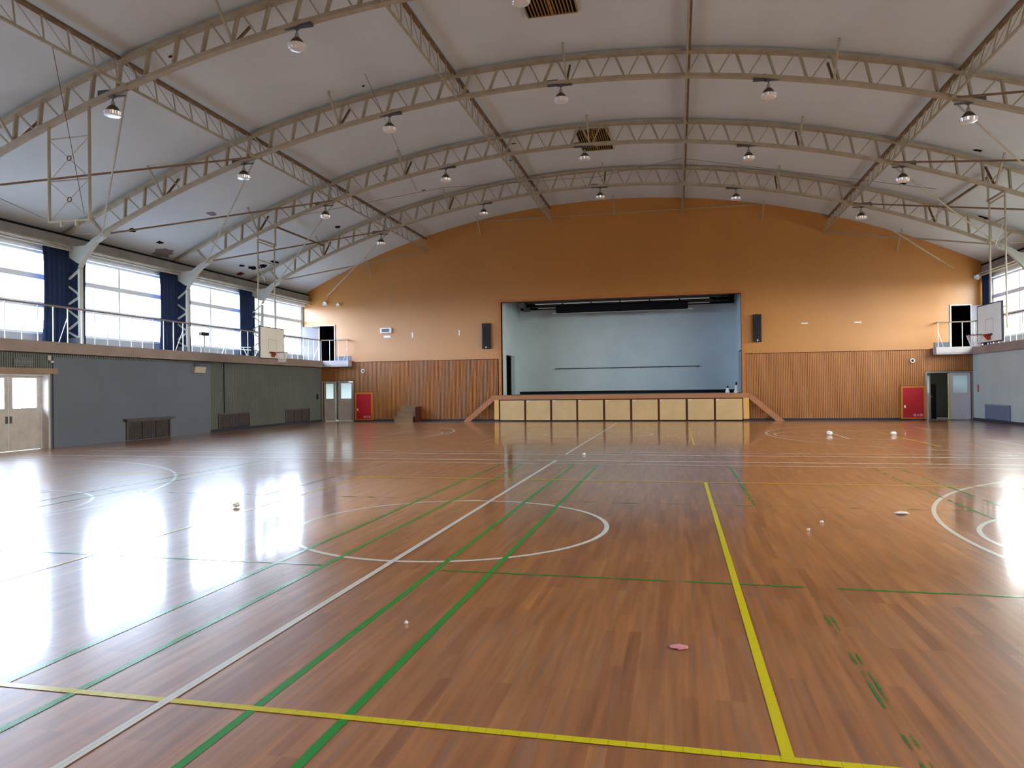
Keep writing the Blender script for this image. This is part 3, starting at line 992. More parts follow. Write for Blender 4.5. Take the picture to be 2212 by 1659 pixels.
for h_ in ((-15.28, 20.94, .10, .20, 'hole_black'), (-15.47, 22.51, .07, .16, 'hole_black'), (-15.5, 27.6, .07, .18, 'hole_black'),
           (-15.45, 28.3, .10, .30, 'hole_black'), (-15.2, 28.7, .16, .22, 'hole_black'), (-14.75, 28.9, .08, .35, 'hole_black'),
           (-15.95, 28.2, .10, .22, 'hole_red'), (-8.81, 14.63, .05, .05, 'hole_red'), (-5.77, 18.61, .04, .04, 'hole_black'),
           (-2.98, 25.24, .10, .05, 'hole_black'), (-3.49, 26.93, .10, .06, 'hole_black'), (-7.92, 25.29, .10, .05, 'hole_black'),
           (10.51, 28.01, .13, .10, 'hole_black'), (11.31, 23.71, .10, .08, 'hole_black'), (13.5, 29.2, .16, .10, 'hole_black'),
           (-0.75, 27.9, .08, .05, 'hole_black'), (-11.5, 28.6, .10, .16, 'hole_black'), (-15.9, 23.3, .25, .45, 'stain'), (-1.7, 26.2, .06, .04, 'hole_black'),
           (-0.85, 22.2, .09, .05, 'stain'), (-13.4, 22.6, .10, .20, 'stain'), (14.2, 26.6, .12, .25, 'hole_red'), (-7.4, 28.0, .09, .05, 'hole_black')):
    hole(*h_, None)

# ------------------------------------------------------------------ basketball goals
def goal(sgn):
    bx = -12.3 if sgn < 0 else 11.95
    sd = 'left' if sgn < 0 else 'right'
    y0, y1 = (23.82, 25.46) if sgn < 0 else (23.95, 25.68)
    z0, z1 = 2.84, 3.98
    ym = (y0 + y1) / 2
    o_ = -sgn
    t = thing('basketball_goal', (bx, ym, z0), 'ceiling-hung basketball board with hoop on the %s side of the hall' % sd, 'basketball goal', 'ceiling-hung basketball goals')
    MB().box(bx, bx - o_ * 0.03, y0, y1, z0, z1).build('backboard', 'board_white', t)
    m_ = MB(); e = 0.03
    xa, xb = bx + o_ * 0.006, bx - o_ * 0.05
    m_.box(xa, xb, y0 - e, y0, z0 - e, z1 + e).box(xa, xb, y1, y1 + e, z0 - e, z1 + e).box(xa, xb, y0, y1, z0 - e, z0).box(xa, xb, y0, y1, z1, z1 + e)
    m_.build('board_edge', 'board_edge', t)
    m_ = MB(); xs0, xs1 = bx, bx + o_ * 0.003
    yy0, yy1, zz0, zz1 = ym - 0.28, ym + 0.28, z0 + 0.28, z0 + 0.70
    for a in ((yy0, yy0 + .02, zz0, zz1), (yy1 - .02, yy1, zz0, zz1), (yy0, yy1, zz1 - .02, zz1)):
        m_.box(xs0, xs1, *a)
    m_.build('aiming_square', mat('faded_line', (176, 172, 176), 0.7), t)
    rz_ = 3.05
    MB().box(bx, bx + o_ * 0.05, ym - 0.22, ym + 0.22, rz_ - 0.03, rz_ + 0.03).build('hoop_plate', 'hoop_dark', t)
    m_ = MB().prism([(bx, rz_ - .16), (bx + o_ * .03, rz_ - .16), (bx + o_ * .16, rz_), (bx, rz_)], 'y', ym - 0.09, ym + 0.09)
    m_.build('hoop_bracket', 'hoop_orange', t)
    cx = bx + o_ * 0.40
    ringp = [(cx + 0.225 * math.cos(a), ym + 0.225 * math.sin(a), rz_) for a in [2 * math.pi * k / 28 for k in range(28)]]
    m_ = MB().tube(ringp, 0.010, 8, closed=True)
    m_.tube([(bx + o_ * 0.03, ym - .1, rz_), (cx - o_ * 0.18, ym - 0.13, rz_)], 0.008, 6).tube([(bx + o_ * 0.03, ym + .1, rz_), (cx - o_ * 0.18, ym + 0.13, rz_)], 0.008, 6)
    m_.build('hoop', 'hoop_dark', t, smooth=True)
    m_ = MB(); N = 14
    lv = [(0.225, 0.0), (0.20, -0.09), (0.165, -0.18), (0.135, -0.27), (0.12, -0.36)]
    for k in range(N):
        for s_ in (0.5, -0.5):
            pts = [(cx + r * math.cos(2 * math.pi * (k + s_ * i) / N), ym + r * math.sin(2 * math.pi * (k + s_ * i) / N), rz_ + z) for i, (r, z) in enumerate(lv)]
            m_.tube(pts, 0.006, 4)
    m_.build('net', 'net', t)
    # hanging frame: two legs, cross bars, and the beams it hangs from
    lx = bx - o_ * 0.20
    ya, yb = (24.05, 25.18) if sgn < 0 else (24.1, 25.2)
    zt = min(arc(lx, RB), arc(lx, RB))
    for y in (ya, yb):
        MB().tube([(lx, y, z0 + 0.35), (lx, y, 7.25 if sgn < 0 else 7.3)], 0.028, 8).build('hanger_leg', 'steel_cream', t)
    for z in (6.48, 7.15, 3.85):
        MB().tube([(lx, ya, z), (lx, yb, z)], 0.024, 6).build('cross_bar', 'steel_cream', t)
    MB().tube([(lx, ya, 6.45), (lx + o_ * 0.28, ya, 5.65)], 0.014, 6).build('brace_rod', 'steel_pale', t)
    for y in (ya + .2, yb - .2):
        MB().tube([(lx, y, 3.7), (bx - o_ * .03, y, 3.7)], 0.02, 6).tube([(lx, y, 3.2), (bx - o_ * .03, y, 3.2)], 0.02, 6).build('board_arm', 'steel_cream', t)
    MB().beam((lx, TY[1], 7.25), (lx, yb + .1, 7.25), 0.07, 0.06).build('hanger_beam', 'steel_cream', t)
    MB().beam((lx, yb + 0.08, 7.22), (lx, yb + 0.08, arc(lx, RC) - 0.02), 0.05, 0.05, (1, 0, 0)).build('hanger_beam', 'steel_cream', t)
    zj = arc(lx, RB)
    MB().beam((lx, yb + .08, 7.98), (lx, TY[0], 7.98), 0.07, 0.06).build('hanger_beam', 'steel_brown', t)
    MB().tube([(lx, ya, 7.3), (lx, ya, arc(lx, RB))], 0.028, 8).build('hanger_leg', 'steel_cream', t)
    return t
goal(-1)
goal(1)

# the bare hanging frame below the nearest truss
t = thing('hanging_frame', (-11.0, TY[3], 5.55), 'cream rectangular pipe frame with crossed rods hanging bare below the nearest truss', 'hanging frame')
xa, xb, Yh = -11.53, -10.42, TY[3]
for X in (xa, xb):
    MB().tube([(X, Yh, 5.57), (X, Yh, arc(X, RB))], 0.034, 8).build('leg', 'steel_cream', t)
for z0_, z1_, r in ((7.49, 7.49, 0.016), (6.51, 6.51, 0.018), (5.57, 5.57, 0.034)):
    MB().tube([(xa, Yh, z0_), (xb, Yh, z1_)], r, 8).build('cross_bar', 'steel_cream', t)
for (za, zb) in ((6.51, 7.48), (5.57, 6.51)):
    cz = (za + zb) / 2 + .02; cx = (xa + xb) / 2
    m_ = MB()
    for sx1, z_ in ((xa, za), (xb, za), (xa, zb), (xb, zb)):
        d = Vector((sx1 - cx, 0, z_ - cz)); d.normalize()
        m_.tube([(sx1, Yh, z_), (cx + d.x * 0.05, Yh, cz + d.z * 0.05)], 0.007, 5)
    m_.build('cross_rod', 'steel_cream', t)
    m_ = MB().tube([(cx + 0.052 * math.cos(a), Yh, cz + 0.052 * math.sin(a)) for a in [2 * math.pi * k / 16 for k in range(16)]], 0.013, 6, closed=True)
    m_.build('turnbuckle_ring', 'steel_brown', t)
for X in (xa + 0.34, xa + 0.74):
    MB().box(X - 0.02, X + 0.02, Yh - 0.03, Yh + 0.03, 5.44, 5.60).build('bracket', 'steel_cream', t)

# ------------------------------------------------------------------ stage
SY = 33.90
st = thing('stage', (-0.15, SY, 0), 'low wooden stage with nine pale front panels under the proscenium opening', 'stage')
MB().box(-6.02, 5.74, SY - 0.02, YF - 0.001, 1.04, 1.25).build('nosing', 'stage_nosing', st)
MB().box(-6.02, 5.74, SY + 0.06, YF, 0, 1.04).build('carcass', 'stage_dark', st)
for a, b in ((-6.02, -5.80), (5.50, 5.74)):
    MB().box(a, b, SY, SY + 0.08, 0.09, 1.04).build('end_post', 'stage_end', st)
    MB().box(a, b, SY + .005, SY + 0.08, 0.0, 0.09).build('skirting', 'baseboard', st)
edges = [(-5.74, -4.55), (-4.45, -3.29), (-3.19, -2.04), (-1.95, -0.78), (-0.68, 0.47), (0.57, 1.73), (1.82, 2.98), (3.08, 4.22), (4.31, 5.46)]
for i, (a, b) in enumerate(edges):
    p_ = MB().box(a, b, SY + 0.015, SY + 0.045, 0.055, 1.0).build('front_panel', 'stage_panel', st)
    if i: MB().box(a + 0.03, a + 0.15, SY + 0.010, SY + 0.016, 0.955, 0.985).build('label_sticker', 'white_plastic', p_)
    if i: MB().box(edges[i - 1][1] + 0.02, a - 0.02, SY + 0.03, SY + 0.06, 0.03, 1.04).build('divider', 'stage_post', st)
m_ = MB()
for x in (-5.79, 5.47): m_.box(x, x + .02, SY + .03, SY + .06, .03, 1.04)
m_.build('divider', 'stage_dark', st)

# stage recess
SXL, SXR, SYB = -5.85, 5.62, 39.0
struct(MB().box(SXL - 0.4, SXR + 0.4, YF, SYB + 0.2, 1.05, 1.25), 'floor_stage', 'stage_floor')
m_ = MB().box(SXL - 0.4, SXR + 0.4, SYB, SYB + 0.2, 1.25, 6.6)
struct(m_, 'wall_stage_rear', 'stage_wall')
m_ = MB()
ss = (35.85, 37.8, 1.25, 3.3)
m_.box(SXL - .2, SXL, YF + .22, ss[0], 1.25, 6.6).box(SXL - .2, SXL, ss[1], SYB, 1.25, 6.6).box(SXL - .2, SXL, ss[0], ss[1], ss[3], 6.6)
struct(m_, 'wall_stage_left', 'stage_wall')
m_ = MB()
m_.box(SXR, SXR + .2, YF + .22, ss[0], 1.25, 6.6).box(SXR, SXR + .2, ss[1], SYB, 1.25, 6.6).box(SXR, SXR + .2, ss[0], ss[1], ss[3], 6.6)
struct(m_, 'wall_stage_right', 'stage_wall')
struct(MB().box(SXL - .2, SXR + .2, YF + .22, SYB + .2, 6.5, 6.7), 'ceiling_stage', 'stage_dark')
struct(MB().box(SXL, SXR, SYB - 0.03, SYB, 1.25, 1.40), 'baseboard_stage', 'stage_dark')
# wings on both sides of the stage
for sgn, x in ((-1, SXL), (1, SXR)):
    m_ = MB()
    a, b = (x - 2.6, x - .2) if sgn < 0 else (x + .2, x + 2.6)
    m_.box(a, b, YF + .25, SYB, 1.05, 1.25).box(a, b, YF + .25, SYB, 4.0, 4.2).box(a, b, SYB, SYB + .2, 1.25, 4.0)
    xx = (a - .2, a) if sgn < 0 else (b, b + .2)
    m_.box(xx[0], xx[1], YF + .25, SYB, 1.25, 4.0)
    struct(m_, 'wall_wing_left' if sgn < 0 else 'wall_wing_right', 'room_grey')
# barre rail on the rear wall
t = thing('wall_rail', (0, SYB - 0.12, 2.6), 'long thin dark rail fixed across the rear wall of the stage', 'rail')
MB().tube([(-3.85, SYB - 0.12, 2.62), (3.77, SYB - 0.12, 2.64)], 0.022, 8).build('rail', 'steel_grey', t)
for k in range(6):
    X = -3.6 + k * 1.45
    MB().tube([(X, SYB - 0.12, 2.62), (X, SYB, 2.58)], 0.012, 6).build('rail_bracket', 'steel_grey', t)
tag(MB().box(0.95, 1.03, SYB - .06, SYB - .03, 1.42, 1.52).build('wall_socket', 'white_plastic', loc=(1, SYB - .05, 1.42)), 'small white socket low on the rear wall of the stage', 'socket')
# rolled backdrop and light battens
t = thing('rolled_backdrop', (0, 37.0, 5.6), 'long black rolled backdrop hanging from a pipe at the top of the stage', 'backdrop')
MB().box(-3.45, 3.2, 36.9, 37.1, 5.44, 5.84).build('roll', 'black_cloth', t, bevel=0.06)
MB().tube([(-3.62, 37.0, 5.45), (3.42, 37.0, 5.45)], 0.025, 8).build('bottom_pipe', 'white_metal', t)
MB().tube([(-4.4, 37.0, 5.86), (4.4, 37.0, 5.86)], 0.02, 8).build('top_pipe', 'steel_grey', t)
for X in (-3.9, 0.0, 3.9):
    MB().tube([(X, 37.0, 5.86), (X, 37.0, 6.505)], 0.008, 5).build('hanger', 'steel_grey', t)
def batten(y, z, x0, x1, label, m='white_metal'):
    t = thing('light_batten', ((x0 + x1) / 2, y, z), label, 'stage lights', 'light battens under the stage ceiling')
    MB().box(x0 - .1, x1 + .5, y - 0.03, y + 0.03, z + .02, z + 0.06).build('housing', 'steel_grey', t)
    n = 6
    for k in range(n):
        a = x0 + (x1 - x0) * k / n + .03; b = x0 + (x1 - x0) * (k + 1) / n - .03
        MB().tube([(a, y, z - 0.02), (b, y, z - 0.02)], 0.026, 8).build('tube', 'white_plastic', t)
    for k in range(3):
        X = x0 + (x1 - x0) * (k + .5) / 3
        MB().tube([(X, y, z + .05), (X, y, 6.5)], 0.01, 5).build('hanger', 'steel_grey', t)
batten(35.6, 5.80, -4.3, 4.2, 'front white strip light batten at the top of the stage opening')
batten(37.45, 5.80, -4.5, 4.3, 'second strip light batten, partly behind the black rolled backdrop')
for k, (y, z, xx) in enumerate(((35.2, 5.86, 5.1), (36.0, 5.88, 5.2), (37.6, 5.86, 5.3))):
    w3 = ('front', 'middle', 'rear')[k]
    t = thing('stage_pipe', (0, y, z), 'dark %s batten pipe under the stage ceiling with a lantern at its left end' % w3, 'pipe', 'batten pipes under the stage ceiling')
    MB().tube([(-xx, y, z), (xx - .1, y, z)], 0.022, 8).build('pipe', 'steel_grey', t)
    for X in (-4.6, 0.0, 4.6):
        MB().tube([(X, y, z), (X, y, 6.505)], 0.008, 5).build('hanger', 'steel_grey', t)
    MB().box(-xx + .02, -xx + .35, y - .05, y + .05, z - .22, z - .02).build('lantern', 'steel_grey', t)
tag(MB().box(-5.6, 5.5, 38.3, 38.4, 5.80, 6.505).build('dark_valance', 'black_cloth', loc=(0, 38.35, 5.8)), 'long dark cloth border at the very top of the stage rear', 'valance')
# brushes on the stage
def brush(x, y, lab, h, lean):
    t = thing('floor_brush', (x, y, 1.25), lab, 'brush', 'white brushes standing on the stage')
    MB().lathe([(0.10, 0.0), (0.09, 0.10), (0.05, 0.18), (0.045, h * 0.72)], 14, (x, y, 1.25)).build('head', 'white_plastic', t, smooth=True)
    MB().tube([(x, y, 1.25 + h * 0.7), (x + lean, y, 1.25 + h)], 0.04, 8).build('grip', 'stage_dark', t)
brush(4.88, 34.75, 'short white brush with dark grip, left one of two at the right of the stage', 0.33, 0.02)
brush(5.24, 34.50, 'taller white brush with dark grip at the right end of the stage', 0.50, 0.02)

# ------------------------------------------------------------------ stairs
def stage_stairs(sgn):
    # climbs along the wall up to the stage end
    x_top = -6.03 if sgn < 0 else 5.75
    x_bot = -7.60 if sgn < 0 else 7.25
    sd = 'left' if sgn < 0 else 'right'
    t = thing('stage_stairs', (x_bot, 34.0, 0), 'open wooden steps with sloping side board at the %s end of the stage' % sd, 'stairs', 'steps at both ends of the stage')
    y0, y1 = SY - 0.01, YF - 0.06
    dx = (x_top - x_bot)
    d = 1 if dx > 0 else -1
    # sloping stringer on the hall side
    pl = [(x_bot, 0), (x_bot + d * 0.36, 0), (x_top, 1.0), (x_top, 1.25), (x_top - d * 0.06, 1.25)]
    MB().prism(pl, 'y', y0, y0 + 0.05).build('stringer', 'stage_nosing', t)
    n = 5
    for k in range(1, n):
        z = 1.25 * k / n
        xx = x_bot + dx * (k + 0.12) / n
        MB().box(xx, xx + d * 0.26, y0 + 0.05, y1, z - 0.045, z - 0.005).build('tread', 'stage_nosing', t)
stage_stairs(-1)
stage_stairs(1)
# portable step block
t = thing('step_block', (-10.4, 33.6, 0), 'portable dark wooden step block with three steps by the left panelled wall', 'steps')
xa, xb = -10.95, -10.02
for k, (z, y) in enumerate(((0.27, 33.32), (0.52, 33.58), (0.78, 33.84))):
    MB().box(xa + .06 * k, xb + .06 * k, y, y + 0.27 if k < 2 else 34.16, 0.0, z - 0.03).build('riser', 'step_wood', t)
    MB().box(xa - .02 + .06 * k, xb + .02 + .06 * k, y - 0.03, y + 0.27 if k < 2 else 34.18, z - 0.03, z).build('tread', 'step_wood', t)
MB().box(xb + .13, xb + .17, 33.4, 34.18, 0.0, 0.74).build('side_board', 'stage_post', t)

# ------------------------------------------------------------------ far wall fittings
def pa_speaker(x0, x1, label):
    t = thing('column_speaker', ((x0 + x1) / 2, YF - 0.1, 3.54), label, 'loudspeaker', 'black column speakers beside the stage')
    z0, z1 = 3.54, 4.78
    MB().box(x0, x1, YF - 0.20, YF - .002, z0, z1).build('cabinet', 'speaker_black', t, bevel=0.01)
    for k in range(4):
        xx = x0 + 0.07 + (x1 - x0 - 0.14) * k / 3
        MB().box(xx - 0.014, xx + 0.014, YF - 0.225, YF - 0.2, z0 + 0.14, z1 - 0.20).build('slat', 'speaker_slat', t)
    MB().box((x0 + x1) / 2 - 0.028, (x0 + x1) / 2 + 0.028, YF - 0.215, YF - 0.2, z0 + 0.04, z0 + 0.10).build('badge', 'white_plastic', t)
pa_speaker(-6.64, -6.24, 'black slatted column speaker left of the stage opening')
pa_speaker(5.99, 6.34, 'black slatted column speaker right of the stage opening')
t = thing('wall_clock', (-11.7, YF - .1, 4.45), 'white rectangular clock with dark display on the orange wall left of the stage', 'clock')
MB().box(-12.0, -11.40, YF - 0.12, YF - .001, 4.46, 4.72).build('case', 'white_plastic', t, bevel=0.01)
MB().box(-11.90, -11.50, YF - 0.128, YF - 0.118, 4.51, 4.67).build('display', 'screen_black', t)
tag(MB().box(-11.84, -11.48, YF - 0.02, YF - .001, 4.23, 4.34).build('notice_plate', 'white_plastic', loc=(-11.66, YF, 4.23)), 'small white notice plate right below the clock', 'sign')
for x0, x1, z0, z1, lab in ((-10.33, -10.26, 4.19, 4.46, 'narrow upright white plate nearer the clock on the orange wall'),
                            (-7.88, -7.82, 4.23, 4.50, 'narrow upright white plate nearer the left column speaker'),
                            (8.05, 8.32, 4.30, 4.35, 'flat white strip right of the right column speaker'),
                            (10.24, 10.52, 4.27, 4.32, 'flat white strip further towards the right gallery')):
    tag(MB().box(x0, x1, YF - 0.02, YF - .001, z0, z1).build('wall_plate', 'white_plastic', loc=((x0 + x1) / 2, YF, z0)), lab, 'wall plate', 'small white plates on the orange wall')
for x, sd in ((-12.97, 'left'), (12.52, 'right')):
    t = thing('wall_horn', (x, YF - 0.1, 2.57), 'small round white horn with dark centre high on the %s wood panelling' % sd, 'alarm horn', 'round horns on the panelling')
    MB().lathe([(0.05, 0.0), (0.085, -0.03), (0.10, -0.06), (0.085, -0.065), (0.055, -0.05)], 20, (x, YF - 0.02, 2.57), 'y').build('bell', 'white_plastic', t, smooth=True)
    MB().lathe([(0.055, 0.0), (0.03, -0.012), (0.0, -0.015)], 16, (x, YF - 0.075, 2.57), 'y').build('centre', 'speaker_black', t)
# red cabinets
def hydrant(x0, x1, z0, z1, label):
    t = thing('hydrant_cabinet', ((x0 + x1) / 2, YF - .05, z0), label, 'fire hydrant cabinet', 'red fire hydrant cabinets in the panelling')
    e = 0.085
    m_ = MB().box(x0 - e, x0, YF - 0.07, YF, z0 - e * .6, z1 + e).box(x1, x1 + e, YF - 0.07, YF, z0 - e * .6, z1 + e)
    m_.box(x0, x1, YF - 0.07, YF, z1, z1 + e).box(x0, x1, YF - 0.07, YF, z0 - e * .6, z0)
    m_.build('frame', 'red_frame', t)
    d = MB().box(x0, x1, YF - 0.055, YF - .02, z0, z1).build('door', 'red_door', t)
    MB().box(x0 + 0.045, x0 + 0.10, YF - 0.085, YF - 0.055, z0 + 0.42, z0 + 0.54).build('handle', 'white_plastic', d)
    cu = bpy.data.curves.new('lettering', 'FONT')
    cu.body = '消火栓'; cu.size = 0.12; cu.space_character = 1.25; cu.extrude = 0.001; cu.align_x = 'RIGHT'
    tmp = bpy.data.objects.new('tmp_lettering', cu); COL.objects.link(tmp)
    bpy.context.view_layer.update()
    me = bpy.data.meshes.new_from_object(tmp.evaluated_get(bpy.context.evaluated_depsgraph_get()))
    bpy.data.objects.remove(tmp)
    me.name = 'lettering'; me.materials.clear(); me.materials.append(MATS['white_plastic'])
    to = bpy.data.objects.new('lettering', me); COL.objects.link(to)
    to.parent = d
    to.location = Vector((x1 - 0.04, YF - 0.058, z0 + 0.07)) - ORG[t.name]
    to.rotation_euler = (math.pi / 2, 0, 0)
hydrant(-13.36, -12.55, 0.12, 1.40, 'red fire hydrant cabinet in the panelling beside the left double door')
hydrant(12.12, 12.94, 0.11, 1.40, 'bright red fire hydrant cabinet in the panelling beside the right double door')
# spotlights near the upper corners
def corner_light(x, z, label, m='white_metal', s=1.0):
    t = thing('corner_light', (x, YF - .1, z), label, 'spotlight', 'small lights high in the wall corners')
    MB().box(x - 0.05 * s, x + 0.05 * s, YF - 0.10, YF, z - 0.05 * s, z + 0.05 * s).build('base', m, t)
    MB().lathe([(0.03 * s, 0.0), (0.075 * s, -0.10 * s), (0.06 * s, -0.10 * s), (0.0, -0.03 * s)], 16, (x, YF - 0.10, z - 0.02), 'y').build('head', 'lamp_glass', t, smooth=True)
corner_light(-15.00, 6.08, 'small pale spotlight where the left curtain rails meet the orange wall', s=1.3)
corner_light(-14.28, 6.00, 'small white square light on the orange wall right of the left spotlight', s=1.0)
corner_light(15.02, 6.06, 'small bright spotlight where the right curtain rails meet the orange wall', s=1.5)

# ------------------------------------------------------------------ doors in the far wall
def leaf(name_parent, x0, x1, z0, z1, y, m, wz0, wz1, wx0, wx1, th=0.04):
    m_ = MB()
    grid_wall(m_, [x0, x1, wx0, wx1], [z0, z1, wz0, wz1], [(wx0, wx1, wz0, wz1)], y, y + th)
    o = m_.build('leaf', m, name_parent)
    MB().box(wx0, wx1, y + 0.015, y + 0.022, wz0, wz1).build('pane', 'frosted', o)
    return o
def door_frame(x0, x1, z1, name, m='door_frame', w_=0.06, z0=0.0):
    m_ = MB().box(x0 - w_, x0, YF - 0.05, YF + 0.22, z0, z1 + w_).box(x1, x1 + w_, YF - 0.05, YF + 0.22, z0, z1 + w_).box(x0, x1, YF - 0.05, YF + 0.22, z1, z1 + w_)
    return struct(m_, name, m)
d1 = door_frame(DL[0], DL[1], 2.03, 'door_1')
leaf(d1, -14.40, -13.60, 0.03, 2.02, YF + 0.02, 'door_paint_old', 1.17, 1.96, -14.24, -13.66)
o = leaf(d1, -15.21, -14.56, 0.03, 2.02, YF + 0.06, 'door_paint_old', 1.17, 1.94, -15.10, -14.68)
d2 = door_frame(DR[0], DR[1], 2.03, 'door_2')
leaf(d2, 14.0, 14.78, 0.03, 2.02, YF + 0.02, 'door_paint', 1.16, 1.90, 14.10, 14.66)
# left leaf of the right door stands open into the room behind
m_ = MB()
hx, hy = 13.10, YF + 0.05
ang = math.radians(62)
def rp(u, v, z): # u along the leaf from its hinge
    return (hx + u * math.cos(ang) - v * math.sin(ang), hy + u * math.sin(ang) + v * math.cos(ang), z)
us, zs2 = [0, 0.12, 0.62, 0.76], [0.03, 1.16, 1.9, 2.02]
for i in range(3):
    for j in range(3):
        if i == 1 and j == 1: continue
        a, b, c, d_ = us[i], us[i + 1], zs2[j], zs2[j + 1]
        m_.add([rp(a, 0, c), rp(b, 0, c), rp(b, .04, c), rp(a, .04, c), rp(a, 0, d_), rp(b, 0, d_), rp(b, .04, d_), rp(a, .04, d_)],
               [(0, 3, 2, 1), (4, 5, 6, 7), (0, 1, 5, 4), (1, 2, 6, 5), (2, 3, 7, 6), (3, 0, 4, 7)])
lo = m_.build('leaf', 'door_paint_old', d2)
MB().add([rp(.12, .02, 1.16), rp(.62, .02, 1.16), rp(.62, .02, 1.9), rp(.12, .02, 1.9)], [(0, 1, 2, 3)]).build('pane', 'frosted', lo)
MB().tube([rp(.70, -.05, 1.0), rp(.70, .09, 1.0)], 0.02, 8).build('handle', 'white_metal', lo)
# upper gallery doors
d3 = door_frame(UL[0], UL[1], 4.93, 'door_3', 'door_paint', 0.045, DECK)
m_ = MB()
m_.prism([(-15.42, YF - 0.03), (-16.27, YF - 0.16), (-16.27, YF - 0.12), (-15.42, YF + 0.0)], 'z', DECK + 0.02, 4.90)
o = m_.build('leaf', mat('door_shaded', (120, 117, 120), 0.6, 0.2), d3)  # shade on this open leaf is put into its darker grey colour
MB().tube([(-16.2, YF - .16, 4.0), (-16.2, YF - .22, 4.0)], 0.03, 8).build('knob', 'white_metal', o)
MB().box(-15.72, -15.40, YF - 0.13, YF - 0.07, 4.84, 4.90).build('door_closer', 'steel_grey', d3)
d4 = door_frame(UR[0], UR[1], 4.88, 'door_4', 'door_paint', 0.045, DECK)
m_ = MB().prism([(14.86, YF - 0.03), (15.50, YF - 0.20), (15.50, YF - 0.16), (14.86, YF + .0)], 'z', DECK + .02, 4.86)
m_.build('leaf', 'door_paint', d4)
# small rooms behind the doors
def back_room(name, x0, x1, z0, z1, m, depth=2.4, window=None):
    m_ = MB()
    y0, y1 = YF + 0.22, YF + 0.22 + depth
    m_.box(x0 - .15, x0, y0, y1, z0, z1).box(x1, x1 + .15, y0, y1, z0, z1).box(x0 - .15, x1 + .15, y0, y1, z1, z1 + .1).box(x0 - .15, x1 + .15, y0, y1, z0 - .1, z0)
    if window:
        grid_wall(m_, [x0 - .15, x1 + .15, window[0], window[1]], [z0, z1, window[2], window[3]], [window], y1, y1 + .15)
    else:
        m_.box(x0 - .15, x1 + .15, y1, y1 + .15, z0, z1)
    struct(m_, name, m)
back_room('wall_room_left', -15.6, -13.3, 0.0, 2.6, 'room_grey', 2.2, (-15.0, -13.5, 1.0, 2.2))
back_room('wall_room_right', 12.9, 15.3, 0.0, 2.6, 'room_grey', 2.6, (12.95, 13.75, 1.0, 2.3))  # window opening added out of view to light the door leaf and pane
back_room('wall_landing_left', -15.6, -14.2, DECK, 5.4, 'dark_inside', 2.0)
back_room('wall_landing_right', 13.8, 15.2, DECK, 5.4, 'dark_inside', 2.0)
portal('room_daylight_portal', (-14.25, YF + 2.7, 1.6), 1.5, 1.3, (-math.pi / 2, 0, 0))
portal('room_daylight_portal', (13.25, YF + 3.1, 1.75), 0.7, 1.0, (-math.pi / 2, 0, 0))
tag(MB().box(13.45, 13.85, YF + 1.3, YF + 1.9, 0.0, 1.55).build('storage_locker', 'speaker_black', loc=(13.65, YF + 1.6, 0)), 'black locker standing in the room behind the open right door', 'locker')
tag(MB().box(13.93, 13.995, YF + .03, YF + .10, 0.03, 2.0).build('door_post', 'room_cream', loc=(13.96, YF, 0)), 'cream post between the open and the closed leaf of the right double door', 'post')
tag(MB().box(14.835, 14.858, YF - .62, YF - .50, 1.20, 1.50).build('red_notice', 'sign_red', loc=(14.85, YF - .56, 1.2)), 'small faded red notice on the right wall by the corner', 'sign')

# ------------------------------------------------------------------ left wall fittings
m_ = MB().box(LLX - 0.30, LLX + 0.02, 17.6, 17.66, 0, 2.18).box(LLX - .3, LLX + .02, 15.39, 15.45, 0, 2.18).box(LLX - .3, LLX, 15.45, 17.6, 2.12, 2.18)
d5 = struct(m_, 'door_5', 'door_paint_old')
for (a, b, pa, pb) in ((15.46, 16.52, 15.6, 16.40), (16.53, 17.59, 16.66, 17.44)):
    m_ = MB()
    ys_, zs_ = [a, pa, pb, b], [0.003, 1.20, 2.05, 2.12]
    for i in range(3):
        for j in range(3):
            if i == 1 and j == 1: continue
            m_.box(LLX - 0.27, LLX - 0.23, ys_[i], ys_[i + 1], zs_[j], zs_[j + 1])
    lf = m_.build('leaf', 'door_paint_old', d5)
    MB().box(LLX - 0.252, LLX - 0.246, pa, pb, 1.2, 2.05).build('pane', 'glass', lf)
    yk = b - 0.06 if a < 16 else a + 0.06
    MB().box(LLX - 0.23, LLX - 0.21, yk - .03, yk + .03, 0.78, 0.98).build('handle_plate', 'vent_grey', lf)
MB().box(LLX - .02, LLX + 0.10, 15.2, 17.85, 2.18, 2.34).build('lintel_board', 'lintel', d5)
t = thing('caged_light', (LLX + .05, 16.7, 2.4), 'rectangular wall light behind a pale wire guard above the left entrance doors', 'wall light')
MB().box(LLX, LLX + 0.06, 16.45, 17.0, 2.43, 2.60).build('housing', 'grey_flat', t)
m_ = MB()
for k in range(8):
    yy = 16.42 + k * 0.085
    m_.tube([(LLX + .09, yy, 2.40), (LLX + .09, yy, 2.62)], 0.005, 4)
for z in (2.40, 2.51, 2.62): m_.tube([(LLX + .09, 16.42, z), (LLX + .09, 17.03, z)], 0.006, 4)
m_.build('wire_guard', 'steel_cream', t)
t = thing('emergency_lamp', (LLX + .05, 17.65, 2.55), 'small pale emergency lamp with round bulb at the corner above the left entrance', 'wall light')
MB().box(LLX, LLX + .07, 17.55, 17.65, 2.58, 2.72).build('base', 'door_paint_old', t)
MB().lathe([(0.0, 0.0), (0.05, 0.015), (0.06, 0.04), (0.02, 0.07)], 14, (LLX + .09, 17.66, 2.50)).build('bulb', 'white_plastic', t, smooth=True)
t = thing('wall_speaker', (LLX + .1, 24.2, 2.3), 'beige box speaker mounted high on the left wall under the gallery', 'loudspeaker')
